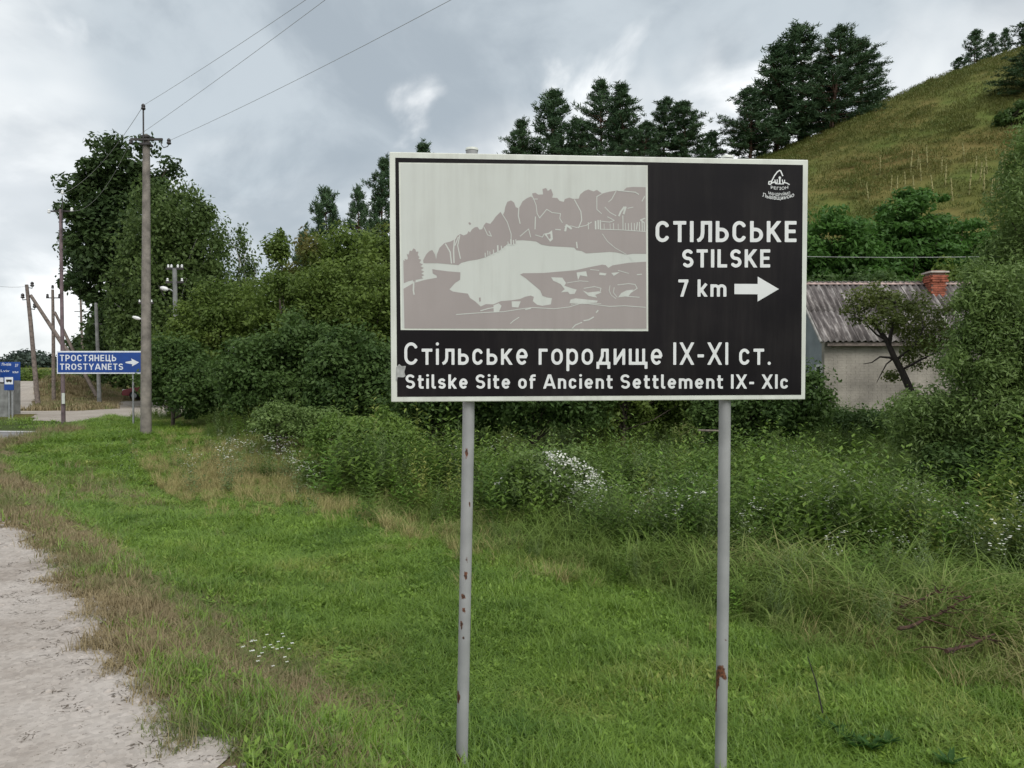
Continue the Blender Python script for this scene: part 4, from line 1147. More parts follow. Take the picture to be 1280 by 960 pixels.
def limb(mb, a, b, r0, r1, r, wob=0.12, seg=5, n=6):
    a, b = Vector(a), Vector(b); L_ = (b - a).length
    pts = []
    o1 = Vector(r.normal(size=3)) * wob * L_
    for i in range(seg + 1):
        t = i / seg
        p = a.lerp(b, t) + o1 * math.sin(math.pi * t) * 0.6 + Vector(r.normal(size=3)) * wob * L_ * 0.18 * (0 < t < 1)
        pts.append(p)
    mb.tube(pts, [r0 + (r1 - r0) * i / seg for i in range(seg + 1)], n)
    return pts

_tree_n = [0]
def tree(name, x, y, height, blobs, leaf=0.12, aspect=0.55, clumps=60, per=120, crad=0.5, mat=None, bark='bark', label='', cat='tree', group=None,
         trunk=0.15, lean=(0, 0), z0=None, flat=0.8, droop=0.0, up=0.5, limbs=14, shell=0.55, seed=None, nlimb=6):
    """blobs: (dx, dy, z, rx, ry, rz) relative to the base; clumps per unit of blob surface are shared out"""
    _tree_n[0] += 1
    r = np.random.default_rng(seed if seed is not None else 500 + _tree_n[0])
    z = gz(x, y) - 0.05 if z0 is None else z0
    root = empty(name, (x, y, z), label, cat, group)
    ar = np.array([(b[3] * b[4] * b[5]) ** (2 / 3) for b in blobs]); ar = ar / ar.sum()
    C, Rr = [], []
    for b, a in zip(blobs, ar):
        k = max(3, int(clumps * a))
        d = r.normal(size=(k, 3)); d /= np.linalg.norm(d, axis=1)[:, None]
        q = shell + (1 - shell) * r.random(k) ** 0.7
        q *= 1 + 0.12 * r.normal(size=k)
        c = np.array(b[:3]) + d * q[:, None] * np.array(b[3:])
        C.append(c); Rr.append(crad * (0.55 + 0.8 * r.random(k)))
    C = np.concatenate(C); Rr = np.concatenate(Rr)
    k = C[:, 2] > 0.12
    C, Rr = C[k], Rr[k]
    V, Fc, T = leaf_cloud(C, Rr, per, leaf, aspect, r, flat, droop, up)
    link('crown', mesh_np('crown', V, Fc, mat, {'tint': T}), root)
    mb = MB()
    cz = max(b[2] for b in blobs)
    top = Vector((lean[0], lean[1], min(cz, height * 0.8)))
    tp = limb(mb, (0, 0, -0.2), top, trunk, trunk * 0.3, r, 0.03, 8, 8)
    sel = r.choice(len(C), min(limbs, len(C)), replace=False)
    for i in sel:
        c = Vector(C[i]); t = min(0.9, max(0.12, c.z / max(0.1, top.z) * 0.6))
        s = tp[int(t * 8)]
        limb(mb, s, c, trunk * 0.38, trunk * 0.07, r, 0.10, 4, 5)
    mb.build('trunk', MAT[bark], root)
    return root

L_ASH = mat_leaf('ash_leaf', (0.024, 0.054, 0.018), (0.082, 0.130, 0.040), None, patch=0.5)
L_BIRCH = mat_leaf('birch_leaf', (0.052, 0.095, 0.026), (0.145, 0.210, 0.062), None, patch=0.6)
L_OLIVE = mat_leaf('olive_leaf', (0.056, 0.102, 0.019), (0.185, 0.255, 0.053), (0.17, 0.13, 0.045), patch=0.6, alt_amount=0.06)
L_DARK = mat_leaf('dark_leaf', (0.032, 0.074, 0.020), (0.115, 0.185, 0.048), None, patch=0.8)
L_BRIGHT = mat_leaf('bright_leaf', (0.034, 0.090, 0.018), (0.110, 0.235, 0.045), None, patch=0.6)
L_WILLOW = mat_leaf('willow_leaf', (0.072, 0.132, 0.030), (0.230, 0.325, 0.095), None, patch=1.0, spec=0.4)
L_APPLE = mat_leaf('apple_leaf', (0.065, 0.100, 0.024), (0.19, 0.22, 0.06), None, patch=1.4)
L_PINE = mat_leaf('pine_needles', (0.024, 0.060, 0.028), (0.082, 0.140, 0.058), None, patch=0.5, trans=0.15)
L_FRESH = mat_leaf('fresh_leaf', (0.06, 0.12, 0.02), (0.20, 0.30, 0.06), None, patch=1.0)
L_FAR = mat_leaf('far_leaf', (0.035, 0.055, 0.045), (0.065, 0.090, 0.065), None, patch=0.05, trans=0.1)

def TX(px, d): return (px - 640) / F * d
def TZ(py, d): return CAM_H + (HOR - py) / F * d

def tall_left_trees():
    d = 48; x = TX(184, d); s = d / F
    z0 = gz(x, d)
    def bl(px, py, rx, ry): return (TX(px, d) - x, random.uniform(-1, 1), TZ(py, d) - z0, rx * s, rx * s * .9, ry * s)
    tree('ash_tree', x, d, 16.5, [bl(150, 215, 42, 46), bl(125, 270, 40, 60), bl(175, 270, 45, 60), bl(140, 330, 46, 55), bl(170, 360, 55, 60), bl(115, 315, 28, 38), bl(165, 420, 45, 50), bl(198, 230, 26, 32)],
         leaf=0.34, aspect=0.5, clumps=330, per=120, crad=0.85, mat=L_ASH, lean=(TX(150, d) - x, 0), trunk=0.32, flat=0.7, droop=0.3, limbs=26, label='tallest dark broadleaf tree behind the near concrete pole, ragged lower left edge', cat='tree')
    d = 43; x = TX(225, d); s = d / F; z0 = gz(x, d)
    tree('birch_tree', x, d, 13, [bl(232, 262, 42, 44), bl(205, 310, 50, 60), bl(250, 318, 38, 50), bl(225, 370, 62, 60), bl(180, 400, 45, 60), bl(262, 385, 34, 46), bl(225, 430, 60, 45)],
         leaf=0.22, aspect=0.6, clumps=360, per=150, crad=0.7, mat=L_BIRCH, bark='bark_pale', trunk=0.22, flat=1.4, droop=1.2, up=0.1, limbs=22, label='broad weeping birch right of the near concrete pole', cat='tree')
    d = 47; x = TX(300, d); s = d / F; z0 = gz(x, d)
    tree('birch_tree', x, d, 11, [bl(285, 300, 10, 28), bl(303, 292, 9, 24), bl(312, 315, 8, 26), bl(296, 340, 14, 30), bl(303, 385, 18, 40)],
         leaf=0.20, clumps=46, per=85, crad=0.5, mat=L_BIRCH, bark='bark_pale', trunk=0.10, flat=1.8, droop=1.4, up=0.1, limbs=10, shell=.3, label='thin see-through birch against the sky, right of the broad birch', cat='tree')
    d = 45; x = TX(347, d); s = d / F; z0 = gz(x, d)
    tree('broadleaf_tree', x, d, 9, [bl(345, 305, 12, 18), bl(352, 320, 14, 18), bl(347, 350, 18, 30)],
         leaf=0.22, clumps=44, per=80, crad=0.5, mat=L_OLIVE, trunk=0.10, flat=1.3, limbs=8, shell=.3, label='small loose tree top in the sky gap left of the dark pines', cat='tree')
    d = 58; x = TX(140, d); s = d / F; z0 = gz(x, d)
    tree('broadleaf_tree', x, d, 6, [bl(140, 430, 22, 40), bl(125, 455, 18, 28), bl(165, 435, 25, 42), bl(190, 440, 30, 40), bl(150, 476, 34, 14), bl(120, 478, 20, 12)],
         leaf=0.24, clumps=110, per=110, crad=0.6, mat=L_BIRCH, trunk=0.12, flat=1.2, droop=.7, limbs=8, label='low leafy tree above the small blue place sign', cat='tree')
    d = 70; x = TX(105, d); s = d / F; z0 = gz(x, d)
    tree('broadleaf_tree', x, d, 5, [bl(100, 435, 14, 16), bl(118, 430, 16, 18), bl(90, 450, 12, 12)],
         leaf=0.35, clumps=50, per=70, crad=0.8, mat=L_ASH, trunk=0.12, limbs=6, label='far small dark tree between the leaning brace and the leafy trees', cat='tree')
tall_left_trees()

def blob_tree(name, d, shapes, label, mat, leaf, clumps, per, crad, cat='shrub', z0=None, baseoff=None, **kw):
    """shapes: (px, py, rx_px, ry_px[, depth offset in m]) laid out at distance d"""
    px = shapes[0][0] if baseoff is None else baseoff
    x = TX(px, d); s = d / F; zz = gz(x, d) if z0 is None else z0
    bl = []
    for sh in shapes:
        dy = sh[4] if len(sh) > 4 else random.uniform(-.5, .5)
        bl.append((TX(sh[0], d) - x, dy, TZ(sh[1], d) - zz, sh[2] * s, sh[2] * s * 0.9, sh[3] * s))
    h = max(b[2] + b[5] for b in bl)
    return tree(name, x, d, h, bl, leaf=leaf, clumps=clumps, per=per, crad=crad, mat=mat, label=label, cat=cat, z0=zz - 0.05, **kw)

def middle_shrubs():
    blob_tree('broadleaf_tree', 38, [(405, 340, 36, 46), (435, 325, 38, 40), (470, 350, 40, 60), (380, 380, 40, 50), (450, 400, 60, 50), (400, 440, 60, 40)], 'rounded green tree in front of the dark pines, left of the big sign', L_OLIVE, 0.22, 230, 120, 0.8, cat='tree', trunk=.2)
    blob_tree('broadleaf_tree', 36, [(478, 330, 36, 36), (520, 350, 50, 60), (500, 410, 50, 60), (530, 440, 60, 40)], 'bright green tree touching the left edge of the big sign', L_OLIVE, 0.22, 170, 120, 0.8, cat='tree', trunk=.2)
    blob_tree('shrub', 27, [(250, 408, 48, 48), (300, 388, 44, 42), (235, 450, 50, 55), (290, 450, 55, 55)], 'olive shrub with the grey lamp pole rising from it', L_OLIVE, 0.13, 260, 120, 0.50, trunk=.10)
    blob_tree('shrub', 26, [(350, 385, 44, 44), (400, 372, 50, 46), (350, 440, 60, 55), (420, 430, 50, 60)], 'large olive shrub at the middle of the thicket left of the big sign', L_OLIVE, 0.13, 300, 120, 0.50, trunk=.10)
    blob_tree('shrub', 25, [(440, 370, 42, 46), (480, 400, 50, 60), (510, 430, 50, 60), (455, 450, 50, 50)], 'olive shrub behind the left edge of the big sign', L_OLIVE, 0.13, 260, 120, 0.50, trunk=.10)
    blob_tree('shrub', 21.5, [(320, 460, 44, 38), (370, 440, 46, 42), (350, 490, 55, 30)], 'dark green shrub low in the thicket above the white flowers', L_DARK, 0.12, 250, 110, 0.40, trunk=.07)
    blob_tree('shrub', 20, [(430, 450, 46, 42), (475, 470, 44, 40), (440, 490, 60, 28)], 'dark green shrub beside the lower left corner of the big sign', L_DARK, 0.12, 250, 110, 0.40, trunk=.07)
    blob_tree('shrub', 23, [(215, 455, 30, 38), (250, 480, 36, 30), (200, 480, 20, 24)], 'dark shrub just right of the near concrete pole', L_DARK, 0.12, 170, 110, 0.40, trunk=.07)
    blob_tree('shrub', 15.0, [(430, 545, 44, 26), (470, 540, 40, 28), (495, 548, 26, 22)], 'fresh green bushy growth left of the left sign post', L_FRESH, 0.07, 170, 110, 0.22, trunk=.03)
    blob_tree('shrub', 17.0, [(345, 525, 34, 22), (385, 530, 30, 20)], 'greyish green low bush at the foot of the thicket', L_WILLOW, 0.07, 110, 100, 0.22, trunk=.03)
    # behind and below the sign
    blob_tree('shrub', 17.5, [(540, 490, 52, 46), (600, 485, 52, 50)], 'dark shrub behind the left post of the big sign', L_DARK, 0.10, 210, 110, 0.34, trunk=.06)
    blob_tree('shrub', 17.0, [(665, 485, 50, 46), (720, 480, 50, 48)], 'dark shrub under the middle of the big sign', L_DARK, 0.10, 200, 110, 0.34, trunk=.06)
    blob_tree('shrub', 18.0, [(780, 485, 50, 48), (835, 490, 46, 46)], 'brownish green shrub left of the right sign post', L_OLIVE, 0.10, 190, 110, 0.34, trunk=.06)
    blob_tree('shrub', 17.0, [(930, 500, 48, 42), (985, 495, 44, 40), (900, 510, 30, 30)], 'dark shrub right of the right sign post', L_DARK, 0.10, 210, 110, 0.33, trunk=.06)
    blob_tree('shrub', 19.5, [(1035, 525, 32, 20), (1065, 528, 34, 16), (1095, 530, 30, 16)], 'low dark shrub along the foot of the pale house wall', L_DARK, 0.10, 110, 100, 0.28, trunk=.04)
    blob_tree('broadleaf_tree', 28, [(640, 400, 80, 90), (560, 380, 60, 80), (600, 470, 80, 50)], 'green tree hidden behind the lake drawing of the sign', L_OLIVE, 0.18, 220, 110, 0.7, cat='tree', trunk=.15)
    blob_tree('broadleaf_tree', 30, [(780, 380, 80, 90), (860, 400, 70, 80), (830, 470, 80, 50)], 'green tree hidden behind the place names of the sign', L_BRIGHT, 0.18, 220, 110, 0.7, cat='tree', trunk=.15)
middle_shrubs()

def hill_foot_trees():
    blob_tree('broadleaf_tree', 33, [(1030, 310, 52, 46), (1000, 340, 50, 50), (1060, 340, 50, 40)], 'bright green tree at the hill foot beside the right edge of the sign', L_BRIGHT, 0.26, 240, 80, 0.65, cat='tree', flat=.4, trunk=.15, aspect=.4)
    blob_tree('broadleaf_tree', 34, [(1135, 275, 34, 38), (1120, 320, 58, 40), (1160, 315, 40, 42)], 'peaked bright green tree at the hill foot above the chimney', L_BRIGHT, 0.26, 240, 80, 0.65, cat='tree', flat=.4, trunk=.15, aspect=.4)
    blob_tree('broadleaf_tree', 35, [(1200, 305, 48, 34), (1240, 320, 50, 40), (1190, 340, 50, 30)], 'green tree at the hill foot right of the chimney', L_BRIGHT, 0.26, 200, 80, 0.65, cat='tree', flat=.4, trunk=.15, aspect=.4)
    blob_tree('shrub', 28, [(1170, 370, 36, 26), (1210, 360, 40, 36), (1140, 375, 26, 18)], 'dull green bush behind the roof at the chimney', L_OLIVE, 0.16, 140, 90, 0.45, trunk=.08)
    blob_tree('shrub', 27, [(1040, 370, 40, 26), (1090, 365, 40, 22)], 'dark bush behind the ridge of the house roof', L_DARK, 0.16, 110, 90, 0.45, trunk=.08)
hill_foot_trees()

def right_willows():
    K = dict(aspect=0.32, flat=1.0, up=0.3, bark='bark')
    blob_tree('willow_bush', 13.0, [(1216, 450, 48, 50), (1250, 385, 50, 60), (1212, 386, 32, 36), (1222, 352, 24, 24), (1158, 515, 46, 36), (1240, 505, 74, 58), (1295, 440, 56, 78), (1200, 550, 60, 34), (1290, 540, 60, 50)], 'large grey green willow bush at the right edge beside the house', L_WILLOW, 0.085, 620, 120, 0.27, trunk=.09, limbs=30, baseoff=1225, **K)
    blob_tree('willow_bush', 14.5, [(1294, 245, 46, 95), (1285, 330, 50, 60), (1330, 350, 70, 120), (1340, 480, 80, 100)], 'taller willow at the right frame edge, overhanging the willow bush', L_WILLOW, 0.09, 520, 110, 0.30, trunk=.12, limbs=30, baseoff=1330, **K)
    blob_tree('shrub', 12.3, [(1215, 575, 60, 26), (1270, 585, 50, 30)], 'dark low shrub under the willow bush at right', L_DARK, 0.07, 110, 110, 0.22, trunk=.04)
right_willows()

def flowering_shrubs():
    r = blob_tree('flowering_shrub', 11.0, [(665, 590, 42, 30), (710, 590, 38, 30), (690, 610, 52, 24)], 'bushy weed topped with white blossom right of the left sign post', L_WILLOW, 0.055, 150, 110, 0.17, trunk=.02, cat='shrub', limbs=20)
    n = 420; rr = np.random.default_rng(3)
    a = rr.random(n) * 6.283; q = np.sqrt(rr.random(n))
    X = TX(690, 11) - TX(665, 11) + 0.78 * q * np.cos(a); Y = 0.5 * q * np.sin(a) - 0.15
    Zt = TZ(558, 11) - gz(TX(665, 11), 11) - 0.45 * q ** 2 - 0.10 * rr.random(n)
    V, Fc, T = leaf_cloud(np.column_stack([X, Y, Zt]), np.full(n, 0.05), 3, 0.034, 0.9, rr, up=.8)
    link('blossom', mesh_np('blossom', V, Fc, M_FLOWER, {'tint': T}), r)
flowering_shrubs()

# pines: tufts of needles on whorled branches
def pine_mesh(h, rad, seed, bare=0.04, tuft=0.36, open_=1.0):
    r = np.random.default_rng(seed)
    tb = MB(); C = []
    tl = Vector((r.normal() * .2, r.normal() * .2, h))
    tp = limb(tb, (0, 0, -0.3), tl, 0.018 * h, 0.02, r, 0.02, 10, 7)
    nw = int(h * 1.75)
    for w in range(nw):
        q = bare + (1 - bare) * (w / nw) ** 0.9
        z = q * h
        qq = (q - bare) / (1 - bare)
        L0 = rad * (1 - qq) ** 0.78 * (0.55 + 0.6 * r.random()) * (0.85 + 0.15 * min(1, qq * 4)) * 1.1 + 0.16
        c0 = tp[min(10, int(q * 10))]
        nb = int(4 + r.integers(0, 3))
        a0 = r.random() * 6.283
        for b_ in range(nb):
            a = a0 + b_ * 6.283 / nb + r.normal() * .25
            L_ = L0 * (0.6 + 0.65 * r.random())
            e = Vector((c0.x + math.cos(a) * L_, c0.y + math.sin(a) * L_, z + L_ * (0.10 + 0.42 * q + 0.12 * r.normal())))
            s = Vector((c0.x, c0.y, z))
            limb(tb, s, e, 0.02 + 0.012 * L_, 0.01, r, 0.06, 3, 4)
            k = int(3 + L_ * 4.4)
            for j in range(k):
                t = 0.38 + 0.62 * (j + r.random()) / k
                off = Vector(r.normal(size=3)) * (0.08 + 0.11 * L_ * t * 0.6); off.z *= 0.6; off.z += 0.08 * t
                C.append(s.lerp(e, t) + off)
    for _ in range(10): C.append(tl + Vector(r.normal(size=3)) * .18 - Vector((0, 0, .5 * r.random())))
    C = np.array(C)
    m, per = len(C), 16
    idx = np.repeat(np.arange(m), per)
    d = r.normal(size=(m * per, 3)); d[:, 2] = np.abs(d[:, 2]) * 0.9 + 0.1
    d /= np.linalg.norm(d, axis=1)[:, None]
    t = r.normal(size=d.shape); t -= d * (t * d).sum(1)[:, None]; t /= np.linalg.norm(t, axis=1)[:, None]
    L_ = tuft * 0.85 * (0.6 + .7 * r.random(m * per))
    c = C[idx] + r.normal(size=d.shape) * 0.09
    wd = 0.075
    V = np.stack([c - t * wd / 2, c + t * wd / 2, c + d * L_[:, None] + t * wd * .2, c + d * L_[:, None] - t * wd * .2], 1).reshape(-1, 3)
    Fc = np.arange(m * per * 4).reshape(-1, 4)
    ct = r.random(m)
    T = np.repeat(np.clip(.6 * ct[idx] + .4 * r.random(m * per), 0, 1), 4)
    return mesh_np('crown', V, Fc, L_PINE, {'tint': T}), tb.mesh('trunk', MAT['bark_pine'])

PM = [pine_mesh(11, 3.6, 1), pine_mesh(11, 3.1, 2), pine_mesh(11, 4.3, 3, 0.03), pine_mesh(5, 1.7, 4, 0.03, 0.26)]
def pine(px, top, d, k, width, label, group=None, rz=None, base=None):
    x = TX(px, d); z = gz(x, d) - 0.2 if base is None else base
    h0 = 5.0 if k == 3 else 11.0
    sz = (TZ(top, d) - z) / h0
    r0 = [3.6, 3.1, 4.3, 1.7][k]
    sx = (width / 2 / F * d) / (r0 * 0.82)
    root = empty('pine_tree', (x, d, z), label, 'pine tree', group, random.random() * 6.28 if rz is None else rz)
    root.scale = (sx, sx, sz)
    link('crown', PM[k][0], root); link('trunk', PM[k][1], root)
    return root
pine(690, 116, 76, 0, 92, 'pointed pine second from the left above the top edge of the sign', 'pines on the skyline behind the sign')
pine(653, 152, 74, 1, 62, 'leftmost shorter pine above the top edge of the sign', 'pines on the skyline behind the sign')
pine(752, 100, 78, 2, 100, 'tallest of the pines above the middle of the sign', 'pines on the skyline behind the sign')
pine(775, 108, 75, 1, 80, 'pine leaning on the right shoulder of the tallest middle pine', 'pines on the skyline behind the sign')
pine(722, 150, 73, 0, 84, 'low pine filling the gap between the two left skyline pines', 'pines on the skyline behind the sign')
pine(831, 126, 76, 0, 74, 'pine right of the tallest middle pine, left one of a pair', 'pines on the skyline behind the sign')
pine(852, 130, 74, 1, 76, 'pine right of the tallest middle pine, right one of a pair', 'pines on the skyline behind the sign')
pine(800, 155, 72, 2, 80, 'low pine between the tallest middle pine and the pair', 'pines on the skyline behind the sign')
pine(888, 166, 78, 3, 44, 'small pine in the gap left of the big pine group', 'pines on the skyline behind the sign')
pine(936, 112, 77, 0, 80, 'lower left pine of the big group beside the grassy hill', 'big pine group on the hill shoulder')
pine(968, 60, 78, 1, 96, 'pine with open top, second from left in the big hill group', 'big pine group on the hill shoulder')
pine(998, 34, 79, 0, 112, 'tallest pine of the big group beside the grassy hill', 'big pine group on the hill shoulder')
pine(1038, 40, 76, 2, 112, 'dense broad pine at the front of the big hill group', 'big pine group on the hill shoulder')
pine(1070, 52, 78, 1, 76, 'rightmost pine of the big hill group, against the slope', 'big pine group on the hill shoulder')
pine(408, 238, 57, 0, 80, 'dark pine top left of two above the green tree', 'dark pines left of the sign')
pine(446, 235, 58, 2, 72, 'dark pine top right of two above the green tree', 'dark pines left of the sign')
pine(380, 292, 55, 1, 46, 'small dark pine low at the left of the pine row', 'dark pines left of the sign')
pine(482, 200, 60, 1, 64, 'dark pine just showing past the left edge of the sign', 'dark pines left of the sign')
pine(530, 181, 64, 1, 60, 'dark pine whose tip shows over the top left of the sign', 'dark pines left of the sign')
pine(1196, 74, 77, 3, 22, 'lowest of the little pines on the hill crest', 'little pines on the hill crest')
pine(1216, 40, 80, 3, 30, 'tallest of the little pines on the hill crest', 'little pines on the hill crest')
pine(1237, 44, 82, 3, 24, 'middle little pine right of the tallest on the hill crest', 'little pines on the hill crest')
pine(1254, 38, 83, 3, 20, 'rightmost little pine on the hill crest', 'little pines on the hill crest')
pine(1290, 22, 78, 3, 60, 'pine tip at the upper right corner on the hill crest', 'little pines on the hill crest')
def slope_d(px, py):
    for d in np.arange(28, 90, .2):
        q = P(px, py, d)
        if q.z < gz(q.x, q.y): return float(d)
    return 75.0
pine(1284, 62, slope_d(1284, 118), 2, 84, 'dark pine on the slope at the right edge', None)
_d = slope_d(1268, 158)
blob_tree('shrub', _d, [(1262, 148, 16, 9), (1284, 142, 22, 14)], 'dark low bush on the slope below the right edge pine', L_DARK, 0.25, 60, 90, 0.4, trunk=.08)

# far wooded ridge (reads as one mass)
def far_woods():
    r = np.random.default_rng(77)
    C, Rr = [], []
    prof = [(-60, 430), (0, 452), (12, 446), (25, 439), (38, 438), (50, 443), (62, 446), (75, 452), (90, 458), (130, 462), (200, 462)]
    for _ in range(420):
        px = r.uniform(-60, 200); d = r.uniform(285, 320)
        top = np.interp(px, [p[0] for p in prof], [p[1] for p in prof])
        py = top + r.random() ** 1.6 * 32
        C.append((TX(px, d), d, TZ(py, d) - 1.0)); Rr.append(1.6 + r.random() * 2.2)
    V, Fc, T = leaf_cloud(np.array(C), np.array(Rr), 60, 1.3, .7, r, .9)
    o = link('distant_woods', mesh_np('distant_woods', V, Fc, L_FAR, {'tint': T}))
    tag(o, 'bluish wooded ridge on the far horizon at left', None, None, 'stuff')
    C, Rr = [], []
    for _ in range(150):
        px = r.uniform(-40, 120); d = r.uniform(108, 130)
        py = 474 - r.random() * 12
        C.append((TX(px, d), d, TZ(py, d) - .3)); Rr.append(.7 + r.random() * .8)
    V, Fc, T = leaf_cloud(np.array(C), np.array(Rr), 60, .5, .6, r, .8)
    o = link('distant_scrub', mesh_np('distant_scrub', V, Fc, L_OLIVE, {'tint': T}))
    tag(o, 'green scrub below the wooded ridge at far left', None, None, 'stuff')
far_woods()

# mullein stalks on the hill
def stalks():
    mb = MB(); r = np.random.default_rng(4)
    mb.tube([(0, 0, -.1), (0.02, 0, .6), (0.0, 0.02, 1.5)], [.035, .05, .03], 6)
    V = []
    for k in range(16):
        a = k * 2.4; z = 0.1 + k * .09
        L_ = 0.28 * (1 - z / 1.9)
        p = Vector((0, 0, z)); q = p + Vector((math.cos(a) * L_, math.sin(a) * L_, .1))
        s = Vector((-math.sin(a), math.cos(a), 0)) * .05
        mb.add([p, p.lerp(q, .5) + s, q, p.lerp(q, .5) - s], [(0, 1, 2, 3)])
    m = mat_plain('dry_yellow_stalk', (0.34, 0.32, 0.14), 0.9, 0.2, 5)
    me = mb.mesh('mullein_stalk', m)
    spots = [(1099, 215), (1130, 232), (1137, 214), (1145, 208), (1150, 222), (1158, 205), (1175, 212), (1180, 230), (1204, 200), (1218, 212), (1223, 225), (1232, 215), (1240, 240), (1246, 232), (1252, 222), (1250, 246), (1238, 250), (1228, 240), (1112, 235), (1120, 245), (1165, 240), (1190, 248), (1210, 238), (1256, 206), (1085, 248), (1142, 240), (1262, 236)]
    n = 0
    for i, (px, py) in enumerate(spots):
        # march along the view ray until it meets the hill
        for d in np.arange(30, 80, .25):
            q = P(px, py + 6, d)
            if q.z < gz(q.x, q.y): break
        else: continue
        o = link('mullein_stalk', me, None, (q.x, q.y, gz(q.x, q.y)))
        o.scale = (1, 1, random.uniform(.7, 1.25)); o.rotation_euler = (random.uniform(-.1, .1), random.uniform(-.1, .1), random.random() * 6)
        tag(o, 'tall pale yellow stalk on the lower hillside above the bright green trees', 'plant', 'tall pale stalks on the lower hillside')
stalks()

# ------------------------------------------------------------------ house
def house():
    x0, yf, hd = 8.93, 21.95, 1.8          # left wall, front wall, half depth
    x1 = 17.5
    yb = yf + 2 * hd; yr = yf + hd
    ze, zr = 2.58, 4.45
    gb = -0.3
    root = empty('small_house', (x0, yf, 0), 'small pale brick house with a grey corrugated roof right of the sign', 'house')
    O = Vector((x0, yf, 0))
    wallm = mat_plain('limewashed_brick', (0.345, 0.315, 0.27), 0.95, 0.22, 1.2, 0.6, bscale=30)
    gab = mat_plain('blue_grey_render', (0.26, 0.29, 0.31), 0.95, 0.12, 1.5, 0.3)
    W, D = x1 - x0, yb - yf
    # front wall with real courses of brick
    mb = MB(); mb.box((W / 2 + .01, 0.16, ze / 2 + gb / 2), (W - .02, 0.24, ze - gb)); mb.build('front_wall', wallm, root)
    fw = root.children[-1] if root.children else None
    br = MB(); r = np.random.default_rng(6)
    zc = gb
    row = 0
    while zc < ze - 0.1:
        x = -0.002 - (0.13 if row % 2 else 0)
        while x < W:
            a = max(x, 0); b = min(x + 0.25, W)
            if b - a > .05 and a < 7.5: br.box(((a + b) / 2, 0.0395 - r.random() * .001, zc + .037), (b - a - .0008, .02, .0745))
            x += 0.254
        zc += 0.078; row += 1
    o = br.build('brickwork', wallm, root); o['kind'] = 'stuff'
    mb = MB()
    mb.add([(0.03, .3, gb), (0.03, D, gb), (0.03, D, ze), (0.03, D / 2, zr - .1), (0.03, .3, ze + .15), (.25, .3, gb), (.25, D, gb), (.25, D, ze), (.25, D / 2, zr - .1), (.25, .3, ze + .15)],
           [(0, 1, 2, 3, 4), (9, 8, 7, 6, 5), (0, 4, 9, 5), (1, 6, 7, 2), (2, 7, 8, 3), (3, 8, 9, 4)])
    mb.build('gable_wall', gab, root)
    mb = MB(); mb.box((W / 2, D - .12, ze / 2 + gb / 2), (W - .5, .22, ze - gb)); mb.build('back_wall', wallm, root)
    mb = MB(); mb.box((W - .1, D / 2, ze / 2 + gb / 2), (.2, D - .6, ze - gb)); mb.build('side_wall', gab, root)
    # narrow window in the gable
    wn = MB()
    for c, s in [((0, .42, 1.9), (.06, .44, .07)), ((0, .42, .75), (.06, .44, .07)), ((0, .235, 1.325), (.06, .07, 1.08)), ((0, .605, 1.325), (.06, .07, 1.08))]: wn.box(c, s)
    w = wn.build('window_frame', mat_plain('white_paint', (.7, .7, .68), .6, .08, 8), root)
    gl = MB(); gl.box((0.012, .42, 1.325), (.02, .31, 1.07)); gl.build('pane', mat_plain('dark_glass', (.03, .035, .04), .1, .1, 2), w)
    # corrugated roof sheets
    rm, nt, b = new_mat('weathered_asbestos_sheet')
    N, L = nt.nodes.new, nt.links.new
    geo = N('ShaderNodeNewGeometry')
    n = N('ShaderNodeTexNoise'); n.inputs['Scale'].default_value = 1.8; n.inputs['Detail'].default_value = 9; n.inputs['Roughness'].default_value = .7
    mp = N('ShaderNodeMapping'); mp.inputs['Scale'].default_value = (5.0, .7, .7); L(geo.outputs['Position'], mp.inputs[0]); L(mp.outputs[0], n.inputs['Vector'])
    rp = N('ShaderNodeValToRGB'); e = rp.color_ramp.elements
    e[0].position = .36; e[0].color = (.06, .052, .05, 1); e[1].position = .66; e[1].color = (.42, .39, .37, 1); k = e.new(.5); k.color = (.125, .11, .105, 1)
    L(n.outputs[0], rp.inputs[0]); L(rp.outputs[0], b.inputs['Base Color']); b.inputs['Roughness'].default_value = .95
    pitch = math.atan2(zr - ze, hd + .25)
    slope = (zr - ze) / math.sin(pitch)
    wave, amp = 0.17, 0.034
    def sheet_mesh(w, l, cutl=0, cutr=0):
        nx = int(w / wave * 6); V = []; Fc = []
        for j in (0, 1):
            for i in range(nx + 1):
                x = w * i / nx
                yy = l * j
                V.append((x, yy, amp * math.cos(2 * math.pi * x / wave)))
        V += [(v[0], v[1], v[2] - .007) for v in V]
        m = nx + 1; o = 2 * m
        for i in range(nx):
            Fc += [(i, i + 1, m + i + 1, m + i), (o + i + 1, o + i, o + m + i, o + m + i + 1), (i + 1, i, o + i, o + i + 1), (m + i, m + i + 1, o + m + i + 1, o + m + i)]
        me = bpy.data.meshes.new('roof_sheet'); me.from_pydata(V, [], Fc); me.polygons.foreach_set('use_smooth', [True] * len(Fc)); me.materials.append(rm); return me
    sw = 1.05; rows = 2; sl = slope / rows + .06
    sh = sheet_mesh(sw + .04, sl)
    ncol = 8
